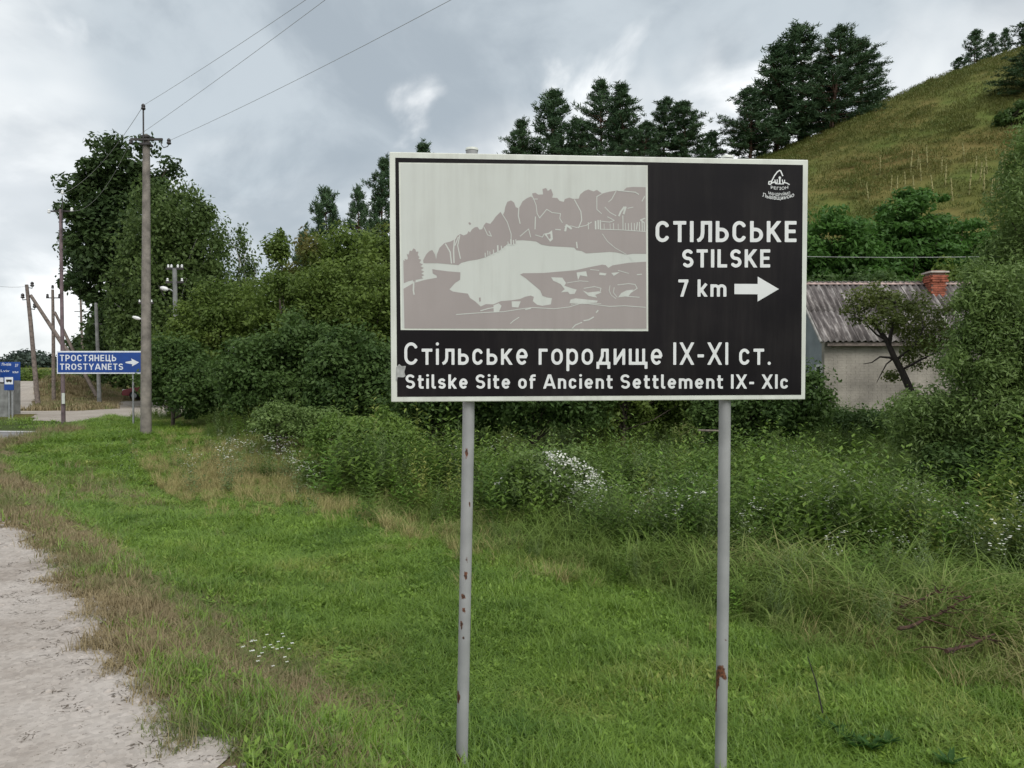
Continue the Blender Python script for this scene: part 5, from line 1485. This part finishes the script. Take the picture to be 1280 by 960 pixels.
    for side in (0, 1):
        for rw in range(rows):
            for c in range(ncol):
                o = link('roof_sheet', sh, root)
                u = -0.18 + c * sw
                off = rw * (slope / rows)
                lift = .012 * rw + .004 * (c % 2) + random.uniform(0, .004)
                if side == 0:
                    M = Matrix.Translation((u, -.25 + off * math.cos(pitch), ze + off * math.sin(pitch) + lift)) @ Matrix.Rotation(pitch, 4, 'X')
                else:
                    M = Matrix.Translation((u + sw + .04, D + .25 - off * math.cos(pitch), ze + off * math.sin(pitch) + lift)) @ Matrix.Rotation(math.pi, 4, 'Z') @ Matrix.Rotation(pitch, 4, 'X')
                o.matrix_local = M
    # ridge cap
    rc = MB(); 
    rdm = mat_plain('pale_mortar_ridge', (.40, .30, .27), .9, .3, 5)
    prof = [(-.10, -.07), (-.05, -.02), (0, .01), (.05, -.02), (.10, -.07)]
    xs = np.linspace(-.05, ncol * sw - .15, 30)
    V = [(x, D / 2 + a, zr + b_ + .035) for x in xs for a, b_ in prof]
    Fc = [(i * 5 + j, i * 5 + j + 1, (i + 1) * 5 + j + 1, (i + 1) * 5 + j) for i in range(29) for j in range(4)]
    rc.add(V, Fc); rc.build('ridge_cap', rdm, root)
    # pale barge board on the gable edge
    bm_ = MB()
    for a, b_ in (((-.2, -.25, ze - .03), (-.2, D / 2, zr - .03)), ((-.2, D + .25, ze - .03), (-.2, D / 2, zr - .03))):
        bm_.tube([a, b_], .05, 4)
    bm_.build('barge_board', mat_plain('grey_timber', (.3, .29, .27), .9, .2, 5), root)
    mb = MB(); mb.box((W / 2, -.17, ze - .08), (W, .05, .10)); mb.build('eaves_board', MAT['wood_pole'], root)
    # chimney of red brick, laid course by course
    cx = TX(1166, 23.6) - x0; cy = D / 2 - .25
    brm = mat_plain('red_brick', (.36, .11, .065), .95, .3, 7, .3)
    mor = mat_plain('mortar', (.3, .2, .16), .95, .1, 8)
    ch = MB(); ch.box((cx, cy, 4.3), (.40, .40, 1.0)); cho = ch.build('chimney', mor, root)
    bk = MB(); z = 3.85; row = 0
    while z < 4.66:
        ext = .0 if z < 4.45 else .035
        s_ = .44 + 2 * ext
        for sx, sy, ax in ((0, -1, 0), (0, 1, 0), (-1, 0, 1), (1, 0, 1)):
            for h in (-1, 1):
                L_ = s_ / 2 - .012; of = h * s_ / 4 + (.03 if row % 2 else -.03)
                if ax == 0: bk.box((cx + of * .92, cy + sy * (s_ / 2 - .03), z), (L_, .06, .058))
                else: bk.box((cx + sx * (s_ / 2 - .03), cy + of * .75, z), (.06, L_ * .8, .058))
        z += .07; row += 1
    o = bk.build('chimney_bricks', brm, cho); o['kind'] = 'stuff'
    cp = MB(); cp.box((cx, cy, 4.745), (.56, .56, .05)); cp.build('chimney_cap', mat_plain('pale_cement', (.5, .45, .4), .9, .15, 6), cho, bevel=.01)
house()

# crooked fruit tree in front of the house
def apple_tree():
    d = 17.0; x = TX(1140, d); z = gz(x, d)
    root = empty('apple_tree', (x, d, z), 'small crooked fruit tree with bare dark twigs in front of the house wall', 'tree')
    mb = MB(); r = np.random.default_rng(12)
    q = lambda px, py, dy=0: Vector((TX(px, d) - x, dy, TZ(py, d) - z))
    main = [q(1142, 520), q(1138, 487), q(1128, 465), q(1117, 445), q(1108, 425), q(1098, 408, .1), q(1082, 395, .1)]
    mb.tube(main, [.10, .085, .075, .065, .055, .04, .02], 7)
    def br(pts, r0): mb.tube([q(*p) for p in pts], [r0 * (1 - .8 * i / (len(pts) - 1)) for i in range(len(pts))], 5)
    br([(1122, 452), (1112, 447), (1100, 446), (1090, 453), (1079, 455)], .035)
    br([(1118, 447), (1108, 455), (1100, 470), (1096, 478)], .022)
    br([(1108, 425), (1095, 418), (1080, 402), (1068, 396)], .03)
    br([(1110, 430), (1122, 410, .3), (1140, 400, .4), (1160, 395, .3)], .035)
    br([(1128, 462), (1145, 450, -.2), (1165, 440, -.2), (1180, 425)], .03)
    br([(1112, 434), (1108, 405, -.3), (1112, 380, -.3), (1105, 365)], .03)
    br([(1120, 450), (1135, 432, -.3), (1142, 412, -.4), (1150, 390)], .03)
    C = [(1075, 395), (1080, 380), (1092, 372), (1105, 368), (1100, 385), (1112, 378), (1125, 382), (1135, 392), (1118, 395), (1130, 405), (1145, 385), (1150, 400), (1160, 390), (1165, 405), (1095, 395), (1108, 402), (1122, 412), (1140, 415), (1155, 418), (1168, 420), (1178, 405), (1175, 390), (1150, 432), (1165, 435), (1182, 425), (1138, 428), (1085, 402), (1090, 365), (1120, 368), (1142, 372), (1135, 445), (1125, 470), (1150, 455), (1170, 450), (1068, 372), (1072, 384)]
    cc = np.array([tuple(q(a + r.normal() * 3, b + r.normal() * 3, r.normal() * .35)) for a, b in C for _ in (0, 1)])
    V, Fc, T = leaf_cloud(cc, np.full(len(cc), .25) * (0.7 + .6 * r.random(len(cc))), 105, .078, .55, r, .7)
    allp = [Vector(v) for v in mb.v]
    for c in cc[::2]:
        c = Vector(c); near = min(allp[56:] if len(allp) > 60 else allp, key=lambda v: (v - c).length + 0.35 * max(0, v.z - c.z))
        limb(mb, near, c, .012, .004, r, .16, 3, 4)
    link('crown', mesh_np('crown', V, Fc, L_APPLE, {'tint': T}), root)
    mb.build('trunk', mat_plain('dark_wet_bark', (.035, .028, .024), .9, .2, 10, .5), root)
apple_tree()

# ------------------------------------------------------------------ poles, wires
def insulator(mb, p, s=1.0, axis=None):
    mb.lathe(p, [(0, 0), (.035 * s, 0), (.055 * s, .02 * s), (.055 * s, .05 * s), (.03 * s, .06 * s), (.05 * s, .08 * s), (.045 * s, .12 * s), (.02 * s, .15 * s), (0, .15 * s)], 10, axis)

def main_pole():
    d = 20.5
    top = P(184.5, 170, d); bot = P(182, 546, d)
    root = empty('utility_pole', (bot.x, bot.y, gz(bot.x, bot.y)), 'thick weathered concrete power pole nearest the camera, overlapping the small blue sign', 'utility pole')
    o = root.location
    mb = MB(); mb.tube([Vector(bot) - o - Vector((0, 0, .4)), top - o], [.145, .088], 8, ph=math.pi / 8); mb.build('pole', MAT['concrete_pole'], root, bevel=0)
    q = lambda px, py, dy=0: P(px, py, d + dy) - o
    mb = MB(); mb.tube([q(180.8, 180, -.12), q(180.8, 137, -.12)], .022, 6); mb.build('top_rod', MAT['steel_dark'], root)
    mb = MB(); mb.box(q(184.8, 175.2, -.12), (.84, .05, .055)); mb.build('crossarm', MAT['steel_dark'], root)
    mb = MB(); mb.box(q(184.5, 182, -.02), (.26, .24, .05)); mb.build('clamp', MAT['steel_dark'], root)
    mb = MB(); mb.box(q(184.5, 172.5, -.02), (.23, .22, .05)); mb.build('clamp', MAT['steel_dark'], root)
    mb = MB()
    for px, py in ((203.5, 176),):
        mb.tube([q(px, py, -.12), q(203, 182, -.12), q(206, 185.5, -.12), q(211, 184, -.12), q(212.5, 180, -.12)], .012, 5)
    mb.build('hook', MAT['steel_dark'], root)
    for px, py in ((180.8, 138.5), (212.5, 181.5), (165, 181)):
        mb = MB(); insulator(mb, q(px, py, -.12), 1.05 if px != 165 else .9); mb.build('insulator', MAT['insulator_dark'], root)
main_pole()

def wire(name, a, b, sag, label, r=.0042, mat='wire', n=24, cat='wire', group='overhead wires'):
    a, b = Vector(a), Vector(b)
    mb = MB()
    o = a.copy()
    pts = []
    for i in range(n + 1):
        t = i / n
        p = a.lerp(b, t) - o; p.z -= 4 * sag * t * (1 - t); pts.append(p)
    mb.tube(pts, r, 5)
    w = mb.build(name, MAT[mat]); w.location = o
    return tag(w, label, cat, group)
d = 20.4
# far ends lie on the unseen next pole behind the camera to the right
def through(a, px, py, dq, ext):
    """line from a through the pixel at depth dq, extended"""
    b = P(px, py, dq); return a + (b - a) * ext
A1 = P(181, 133, d); A2 = P(165, 177, d); A3 = P(212.5, 177, d)
wire('power_line', A1, through(A1, 365, 0, 14.5, 3.0), 0.25, 'thin overhead wire from the top rod of the near pole, upper one')
wire('power_line', A2, through(A2, 390, 0, 13.8, 3.0), 0.25, 'overhead wire from the left arm of the near pole, middle one')
wire('power_line', A3, through(A3, 520, 0, 12.5, 2.6), 0.35, 'overhead wire from the hooked insulator of the near pole, lowest one')

def simple_pole(name, d, pts, r0, r1, mat, label, cat='utility pole', group=None, base_z=None):
    """pts: (px, py) bottom -> top"""
    b = P(pts[0][0], pts[0][1], d)
    root = empty(name, (b.x, b.y, gz(b.x, b.y)), label, cat, group)
    o = root.location.copy()
    P3 = [P(px, py, d) - o for px, py in pts]
    P3.insert(0, P3[0] - Vector((0, 0, .5)))
    n = len(P3)
    mb = MB(); mb.tube(P3, [r0 + (r1 - r0) * i / (n - 1) for i in range(n)], 8); mb.build('pole', MAT[mat], root)
    def q(px, py, dy=0): return P(px, py, d + dy) - o
    return root, q
# reddish pole behind the blue sign, with its cross arm and rod
r_, q = simple_pole('utility_pole', 25.6, [(79, 530), (77, 262)], .085, .05, 'pole_red', 'faded red brown pole with a tall top rod, at the left end of the ТРОСТЯНЕЦЬ sign')
mb = MB(); mb.box(q(77.5, 264.5), (.66, .05, .045)); mb.build('crossarm', MAT['steel_dark'], r_)
mb = MB(); mb.tube([q(79.3, 300, -.07), q(79.3, 245, -.07)], .014, 5)
mb.build('top_rod', MAT['steel_dark'], r_)
for py in (264, 278, 289, 299, 312, 339): 
    mb = MB(); mb.box(q(78.5, py, -.02), (.22, .03, .03)); mb.build('step_iron', MAT['steel_dark'], r_)
for px, py in ((62.5, 267), (91, 265), (79.3, 243.5)):
    mb = MB(); insulator(mb, q(px, py, -.05), .9); mb.build('insulator', MAT['porcelain'], r_)
mb = MB(); mb.box(q(79.0, 498, -.105), (.10, .012, .36)); mb.build('notice', MAT['sign_frame'], r_)

# leaning pole with brace
dA = 40
r_, q = simple_pole('utility_pole', dA, [(47.5, 508), (44, 467), (38.5, 400), (34, 356)], .15, .085, 'wood_pole', 'leftmost leaning grey pole with three insulators and a diagonal brace')
mb = MB(); mb.tube([q(94, 452), q(79, 431), q(39, 369)], [.12, .11, .085], 7); mb.build('brace', MAT['wood_pole'], r_)
for sgn, px, py in ((1, 41, 359.5), (-1, 29, 374), (1, 44, 386)):
    mb = MB(); bx = 35 if py < 365 else (37 if py < 380 else 38.5)
    mb.tube([q(bx, py), q(px, py + 1), q(px, py - 2)], .025, 5); mb.build('hook', MAT['steel_dark'], r_)
    mb = MB(); insulator(mb, q(px, py - 1), 1.7); mb.build('insulator', MAT['insulator_dark'], r_)
r_, q = simple_pole('utility_pole', 46, [(67, 500), (67, 420), (66.5, 362)], .13, .08, 'wood_pole', 'dark pole with one crossarm between the leftmost leaning pole and the red brown pole')
mb = MB(); mb.box(q(67.5, 372.5), (.86, .07, .06)); mb.build('crossarm', MAT['steel_dark'], r_)
for px, py in ((60, 372), (75, 372), (66.5, 361)):
    mb = MB(); insulator(mb, q(px, py), 1.5); mb.build('insulator', MAT['insulator_dark'], r_)
mb = MB(); mb.tube([q(121, 495), q(103, 462), q(69, 390)], [.12, .11, .08], 7); mb.build('brace', MAT['wood_pole'], r_)
r_, q = simple_pole('utility_pole', 62, [(104, 495), (103, 437), (101, 360)], .14, .08, 'wood_pole', 'thin far pole with rungs, left of the leafy trees')
for i, py in enumerate((365, 371, 380, 389.5, 396, 410)):
    mb = MB(); mb.box(q(101.8, py), (1.05 if i == 3 else .5, .06, .05)); mb.build('rung', MAT['steel_dark'], r_)
r_, q = simple_pole('utility_pole', 43.5, [(124, 493), (122.5, 440), (120.5, 379)], .13, .09, 'concrete_grey', 'pale concrete pole standing behind the middle of the small blue sign')
mb = MB(); mb.box(q(122.5, 405), (.5, .05, .05)); mb.build('crossarm', MAT['steel_dark'], r_)

# lamp poles in the thicket
def lamp_pole(d, base, top, lamp, arms, label, group):
    r_, q = simple_pole('street_lamp', d, [base, top], .12, .085, 'concrete_grey', label, 'street lamp', group)
    tx = top[0]
    for py, xs in arms:
        mb = MB(); mb.box(q(tx, py), ((max(xs) - min(xs)) / F * d + .15, .06, .07)); mb.build('crossarm', MAT['steel_dark'], r_)
        for px in xs:
            mb = MB(); insulator(mb, q(px, py - 1), .85); mb.build('insulator', MAT['porcelain'], r_)
    mb = MB(); mb.tube([q(tx, lamp[1] + 6), q((tx + lamp[0]) / 2 + 2, lamp[1] + 2), q(lamp[0] + 3, lamp[1])], .022, 6); mb.build('arm', MAT['steel_grey'], r_)
    mb = MB(); L_ = 11 / F * d; c = q(*lamp)
    mb.lathe(c + Vector((L_ * .5, 0, -.06)), [(0, 0), (.05, .03), (.085, L_ * .3), (.085, L_ * .7), (.05, L_ * .95), (0, L_)], 12, (-1, 0, .28)); mb.build('lamp_head', MAT['porcelain'], r_)
lamp_pole(29.5, (221, 530), (219, 336), (206, 360.5), [(336, (211, 215, 223, 228)), (353, (210, 228))], 'grey street lamp pole rising out of the olive shrub', 'street lamps along the trees')
lamp_pole(38, (183, 508), (183, 379), (171, 397.5), [(379, (175, 190))], 'street lamp mostly hidden behind the near concrete pole', 'street lamps along the trees')
# distant wires at left and the pale service wire in front of the hill trees
def PP(px, py, d): return P(px, py, d)
wire('power_line', PP(181, 133, 20.4), PP(79.3, 243, 25.5), .35, 'wire from the near pole top to the red brown pole rod', .006)
wire('power_line', PP(41, 357, 40), PP(-60, 340, 32), .3, 'upper faint wire left of the leftmost leaning pole', .007)
wire('power_line', PP(91, 264, 25.5), PP(165, 177, 20.4), .5, 'slack wire from the red brown pole across the dark tree', .005)
wire('service_wire', PP(900, 318, 24), PP(1330, 319, 20), .08, 'pale cable crossing in front of the bright green trees above the roof', .008, 'wire_pale', cat='cable', group=None)

# ------------------------------------------------------------------ small blue signs
def place_sign():
    d = 24.2
    c = P(125, 453, d); W_, H_ = 108 / F * d, 28.5 / F * d
    root = empty('place_sign', (c.x, c.y, gz(c.x, c.y)), 'long blue direction sign reading ТРОСТЯНЕЦЬ with an arrow, behind the near pole', 'road sign')
    o = root.location.copy()
    M = Matrix.Translation(c - o)
    mb = MB(); mb.box((0, .02, 0), (W_, .03, H_)); b_ = mb.build('board', MAT['blue_white'], root, bevel=.006); b_.matrix_local = M
    def mp(px, py): return ((px - 125) / F * d, (453 - py) / F * d)
    f_ = flat_poly('sign_face', [[(72.3, 440.6), (177.7, 440.6), (177.7, 465.6), (72.3, 465.6)]], .002, MAT['blue'], root, mp); f_.matrix_local = M
    for s, x0, x1, bs, cp in (('ТРОСТЯНЕЦЬ', 75, 145.5, 451.5, 443.5), ('TROSTYANETS', 75, 154, 462.3, 454.5)):
        t = lettering(s, x0, x1, bs, cp, -.002, MAT['blue_white'], root, mp, w=.16); t.matrix_local = M
    a = flat_poly('arrow', [[(157, 452.4), (165, 450.8), (164, 448), (174, 453), (165, 458), (165.5, 455.2), (157, 453.8)]], -.002, MAT['blue_white'], root, mp); a.matrix_local = M
    mb = MB(); p0 = P(166.5, 532, d + .06) - o; p1 = P(166.5, 442, d + .06) - o
    mb.tube([p0 - Vector((0, 0, .3)), p1], .03, 8); mb.build('post', MAT['steel_grey'], root)
place_sign()

def bus_stop_and_board():
    d = 29
    # direction board at the frame edge
    c = P(6, 464, 31); o = Vector((c.x, c.y, gz(c.x, c.y)))
    root = empty('direction_board', o, 'blue direction board with white rows cut by the left edge of the photo', 'road sign')
    s = 31 / F
    mb = MB(); mb.box(c - o + Vector((0, .02, 0)), (38 * s, .03, 23 * s)); mb.build('board', MAT['blue'], root, bevel=.005)
    def mp(px, py): return (P(px, py, 31).x - o.x, P(px, py, 31).z - o.z)
    for i, (t, x0, x1, b_, cp) in enumerate([('Львів', 2, 14, 457, 453.8), ('37', 19, 23, 458.5, 455), ('Lviv', 1, 12, 465, 462), ('км', 16, 23, 466.5, 463.5)]):
        l = small_print(t, x0, x1, b_, cp, c.y - o.y - .002, MAT['blue_white'], root, mp, .01)
    bl = flat_poly('white_field', [[(-12, 472), (4.5, 472), (4.5, 477.5), (-12, 477.5)]], c.y - o.y - .012, MAT['blue_white'], root, mp)
    for px in (-4, 16):
        mb = MB(); mb.tube([P(px, 520, 31.05) - o - Vector((0, 0, .3)), P(px, 455, 31.05) - o], .035, 8); mb.build('post', MAT['steel_grey'], root)
    # bus stop sign
    d = 28.6
    c = P(11, 479, d); o = Vector((c.x, c.y, gz(c.x, c.y)))
    root = empty('bus_stop_sign', o, 'small white and blue bus stop plate on two thin posts at far left', 'bus stop sign')
    s = d / F
    mb = MB(); mb.box(c - o + Vector((0, .012, 0)), (12 * s, .02, 17.5 * s)); mb.build('plate', MAT['blue'], root, bevel=.003)
    def mp2(px, py): return (P(px, py, d).x - o.x, P(px, py, d).z - o.z)
    y = c.y - o.y
    flat_poly('white_field', [[(5.8, 471.5), (16.3, 471.5), (16.3, 480.3), (5.8, 480.3)]], y - .001, MAT['blue_white'], root, mp2)
    bus = [[(7.6, 474.4), (14.2, 474.4), (14.8, 475), (14.8, 477.2), (7.6, 477.2)]]
    for cx in (9.2, 13.2): bus.append([(cx + .75 * math.cos(a), 477.35 + .75 * math.sin(a)) for a in np.linspace(0, 5.6, 9)])
    for i, b_ in enumerate(bus): flat_poly('bus_symbol' if i == 0 else 'bus_wheel', [b_], y - .003 - .0015 * i, MAT['black_print'], root, mp2)
    for px in (11.2, 15.2):
        mb = MB(); mb.tube([P(px, 524, d + .05) - o - Vector((0, 0, .3)), P(px, 474, d + .05) - o], .028, 8); mb.build('post', MAT['steel_grey'], root)
    # grey concrete shelter wall at the frame edge
    c = P(-8, 500, 30); o = Vector((c.x, c.y, gz(c.x, c.y)))
    root = empty('bus_shelter', o, 'grey bus shelter wall just entering the picture at the left edge', 'bus shelter')
    w = 34 / F * 30
    mb = MB(); mb.box((0, .05, .62), (w, .10, 1.34)); mb.build('side_wall', MAT['concrete_grey'], root, bevel=.01)
    mb = MB(); mb.box((-w / 2 + .06, 1.2, 1.0), (.1, 2.2, 2.1)); mb.build('back_wall', MAT['concrete_grey'], root, bevel=.01)
bus_stop_and_board()

# ------------------------------------------------------------------ red car
def car():
    d = 50; x = TX(160, d); z = gz(x + 1.5, d)
    root = empty('parked_car', (x, d, z), 'dark red car with a pale windscreen half hidden behind the near concrete pole', 'car')
    red = mat_plain('red_car_paint', (.25, .02, .028), .3, .08, 3)
    glass = mat_plain('car_glass', (.45, .5, .52), .15, .1, 2)
    blk = mat_plain('tyre_rubber', (.02, .02, .02), .9, .1, 8)
    W = 1.66
    def extrude(prof, w, inset_top=0.0, zt=9):
        n = len(prof); V = []
        for sy in (-1, 1):
            for (a, b_) in prof:
                ins = inset_top if b_ > zt else 0
                V.append((a, sy * (w / 2 - ins), b_))
        Fc = [(i, (i + 1) % n, n + (i + 1) % n, n + i) for i in range(n)] + [tuple(range(n - 1, -1, -1)), tuple(range(n, 2 * n))]
        return V, Fc
    body = [(0.02, .32), (0, .55), (.08, .66), (.55, .78), (1.05, .86), (3.75, .90), (4.05, .84), (4.12, .5), (4.05, .30), (3.65, .28), (3.55, .5), (3.3, .62), (3.05, .5), (2.95, .28), (1.15, .28), (1.05, .5), (.8, .62), (.55, .5), (.45, .28)]
    mb = MB(); mb.add(*extrude(body, W)); mb.build('body', red, root, bevel=.03)
    cab = [(1.05, .86), (1.75, 1.34), (1.95, 1.38), (3.05, 1.36), (3.3, 1.28), (3.75, .90)]
    mb = MB(); mb.add(*extrude(cab, W - .12, .14, 1.2)); mb.build('cabin', red, root, bevel=.02)
    mb = MB(); mb.add([(1.13, -.66, .925), (1.13, .66, .925), (1.70, .56, 1.315), (1.70, -.56, 1.315)], [(0, 1, 2, 3)])
    o = mb.build('windscreen', glass, root); o.location = (-.012, 0, .012)
    for sy in (-1, 1):
        mb = MB(); mb.add([(1.35, sy * .78, .93), (2.2, sy * .78, .93), (2.2, sy * .665, 1.30), (1.80, sy * .665, 1.30)], [(0, 1, 2, 3)]); mb.build('side_window', glass, root).location = (0, sy * .012, 0)
        mb = MB(); mb.add([(2.3, sy * .78, .93), (3.45, sy * .78, .93), (3.15, sy * .665, 1.29), (2.3, sy * .665, 1.30)], [(0, 1, 2, 3)]); mb.build('side_window', glass, root).location = (0, sy * .012, 0)
        mb = MB(); mb.box((.06, sy * .62, .64), (.12, .28, .13)); mb.build('headlight', MAT['porcelain'], root, bevel=.02)
        mb = MB(); mb.box((1.32, sy * .88, .97), (.16, .14, .11)); mb.build('mirror', MAT['porcelain'], root, bevel=.02)
        for cx in (.8, 3.3):
            mb = MB(); mb.lathe((cx, sy * .68, .30), [(0, 0), (.19, 0), (.30, .01), (.31, .09), (.30, .17), (.19, .18), (0, .18)], 18, (0, sy, 0)); w_ = mb.build('wheel', blk, root)
            mb = MB(); mb.lathe((cx, sy * .865, .30), [(0, 0.01), (.10, .012), (.18, 0), ], 14, (0, sy, 0)); mb.build('rim', MAT['steel_grey'], w_)
    mb = MB(); mb.box((-.01, 0, .42), (.1, 1.5, .12)); mb.build('bumper', blk, root, bevel=.02)
car()

# ------------------------------------------------------------------ small things in the verge
def small_things():
    # thin dark stake in the lawn
    d = 4.35
    a, b_ = P(1030, 882, d), P(1011, 822, d)
    mb = MB(); o = Vector((a.x, a.y, gz(a.x, a.y)))
    mb.tube([a - o - Vector((0, 0, .05)), P(1022, 855, d) - o, b_ - o], [.005, .004, .0025], 5)
    s = mb.build('dry_stem', mat_plain('dark_stem', (.03, .03, .022), .8, .1, 20)); s.location = o
    tag(s, 'thin dark stem sticking up out of the lawn right of the right sign post', 'plant stem')
    # fallen brown branches and dead weeds on the bank
    bm_ = mat_plain('rotten_brown_wood', (.07, .035, .022), .95, .3, 20, .4)
    r = np.random.default_rng(9)
    def on(px, py, d_, h=.0):
        q = P(px, py, d_); return q
    for k, (p0, p1, dd, lab) in enumerate([((1125, 778), (1215, 738), 5.6, 'upper reddish brown fallen branch lying in the weeds at right'), ((1128, 752), (1186, 728), 6.0, 'short brown branch piece behind the fallen branch at right'), ((1185, 806), (1245, 785), 5.15, 'lower dark brown branch near the right edge in the weeds')]):
        A, Bp = P(*p0, dd), P(*p1, dd + .4)
        zz = max(gz(A.x, A.y) + .12, A.z); o = Vector((A.x, A.y, gz(A.x, A.y)))
        mb = MB()
        dn = Vector((0, 0, -.05)); A = A + dn; Bp = Bp + dn
        limb(mb, A - o, Bp - o, .015, .007, r, .07, 7, 6)
        for _ in range(9):
            t = r.random(); s0 = (A - o).lerp(Bp - o, t)
            limb(mb, s0, s0 + Vector(r.normal(size=3) * np.array([.11, .11, .04])), .006, .002, r, .12, 3, 4)
        b2 = mb.build('fallen_branch', bm_); b2.location = o; tag(b2, lab, 'branch', 'fallen branches in the weeds')
    # dock plant with large dark leaves in the lawn
    V, Fc, T = [], [], []
    d_ = 4.1
    for (px, py) in ((1072, 884), (1092, 886), (1055, 872), (1110, 880), (1190, 910), (1040, 858)):
        cx, cy = TX(px, d_ + (900 - py) * .008), d_ + (900 - py) * .008
        for k in range(14):
            a = r.random() * 6.283
            leaf_tris(V, Fc, T, (cx, cy, gz(cx, cy) + .03), (math.cos(a), math.sin(a), .45 + .5 * r.random()), (0, 0, 1), 0.085 + .04 * r.random(), .03, r.random() * .4)
    V = np.array(V); o = V.mean(0); o[2] = V[:, 2].min()
    me = mesh_np('dock_plant', V - o, np.array(Fc), mat_leaf('dock_leaf', (.025, .075, .018), (.075, .17, .035)), {'tint': T})
    p_ = link('dock_plant', me, None, tuple(o)); tag(p_, 'patch of dark broad leaved dock in the lawn near the lower right', 'plant'); p_['kind'] = 'stuff'
    # small white daisies by the dry strip
    V, Fc, T = [], [], []
    for _ in range(26):
        q = P(340 + r.normal() * 13, 812 + r.normal() * 8, 5.1)
        cx, cy = q.x + r.normal() * .05, 5.1 + r.normal() * .22
        z = gz(cx, cy) + .08 + .04 * r.random(); s = .011
        b = len(V); n = 6
        V += [(cx + s * math.cos(i * 6.283 / n), cy + s * math.sin(i * 6.283 / n) * .9, z + .004 * (i % 2)) for i in range(n)]; T += [1] * n
        Fc += [(b, b + i, b + i + 1) for i in range(1, n - 1)]
    V = np.array(V); o = V.mean(0); o[2] = V[:, 2].min()
    me = mesh_np('daisies', V - o, np.array(Fc), M_FLOWER, {'tint': T})
    tag(link('daisies', me, None, tuple(o)), 'small white daisies at the edge of the dry strip', None, None, 'stuff')
    # bare pole lying behind the right post
    a, b_ = P(872, 538, 14.5), P(905, 539, 14.4)
    o = Vector((a.x, a.y, gz(a.x, a.y))); mb = MB(); mb.tube([a - o, b_ - o + Vector((.08, 0, 0))], .022, 6)
    f = mb.build('fence_rail', MAT['wood_pole']); f.location = o
    pz = MB(); 
    for q_ in (b_,):
        pz.tube([(q_.x - o.x, q_.y - o.y + .05, -.1), (q_.x - o.x, q_.y - o.y + .05, q_.z - o.z + .1)], .04, 6)
    pz.build('stake', MAT['wood_pole'], f)
    tag(f, 'weathered horizontal rail of an old fence behind the right sign post', 'fence rail')
small_things()
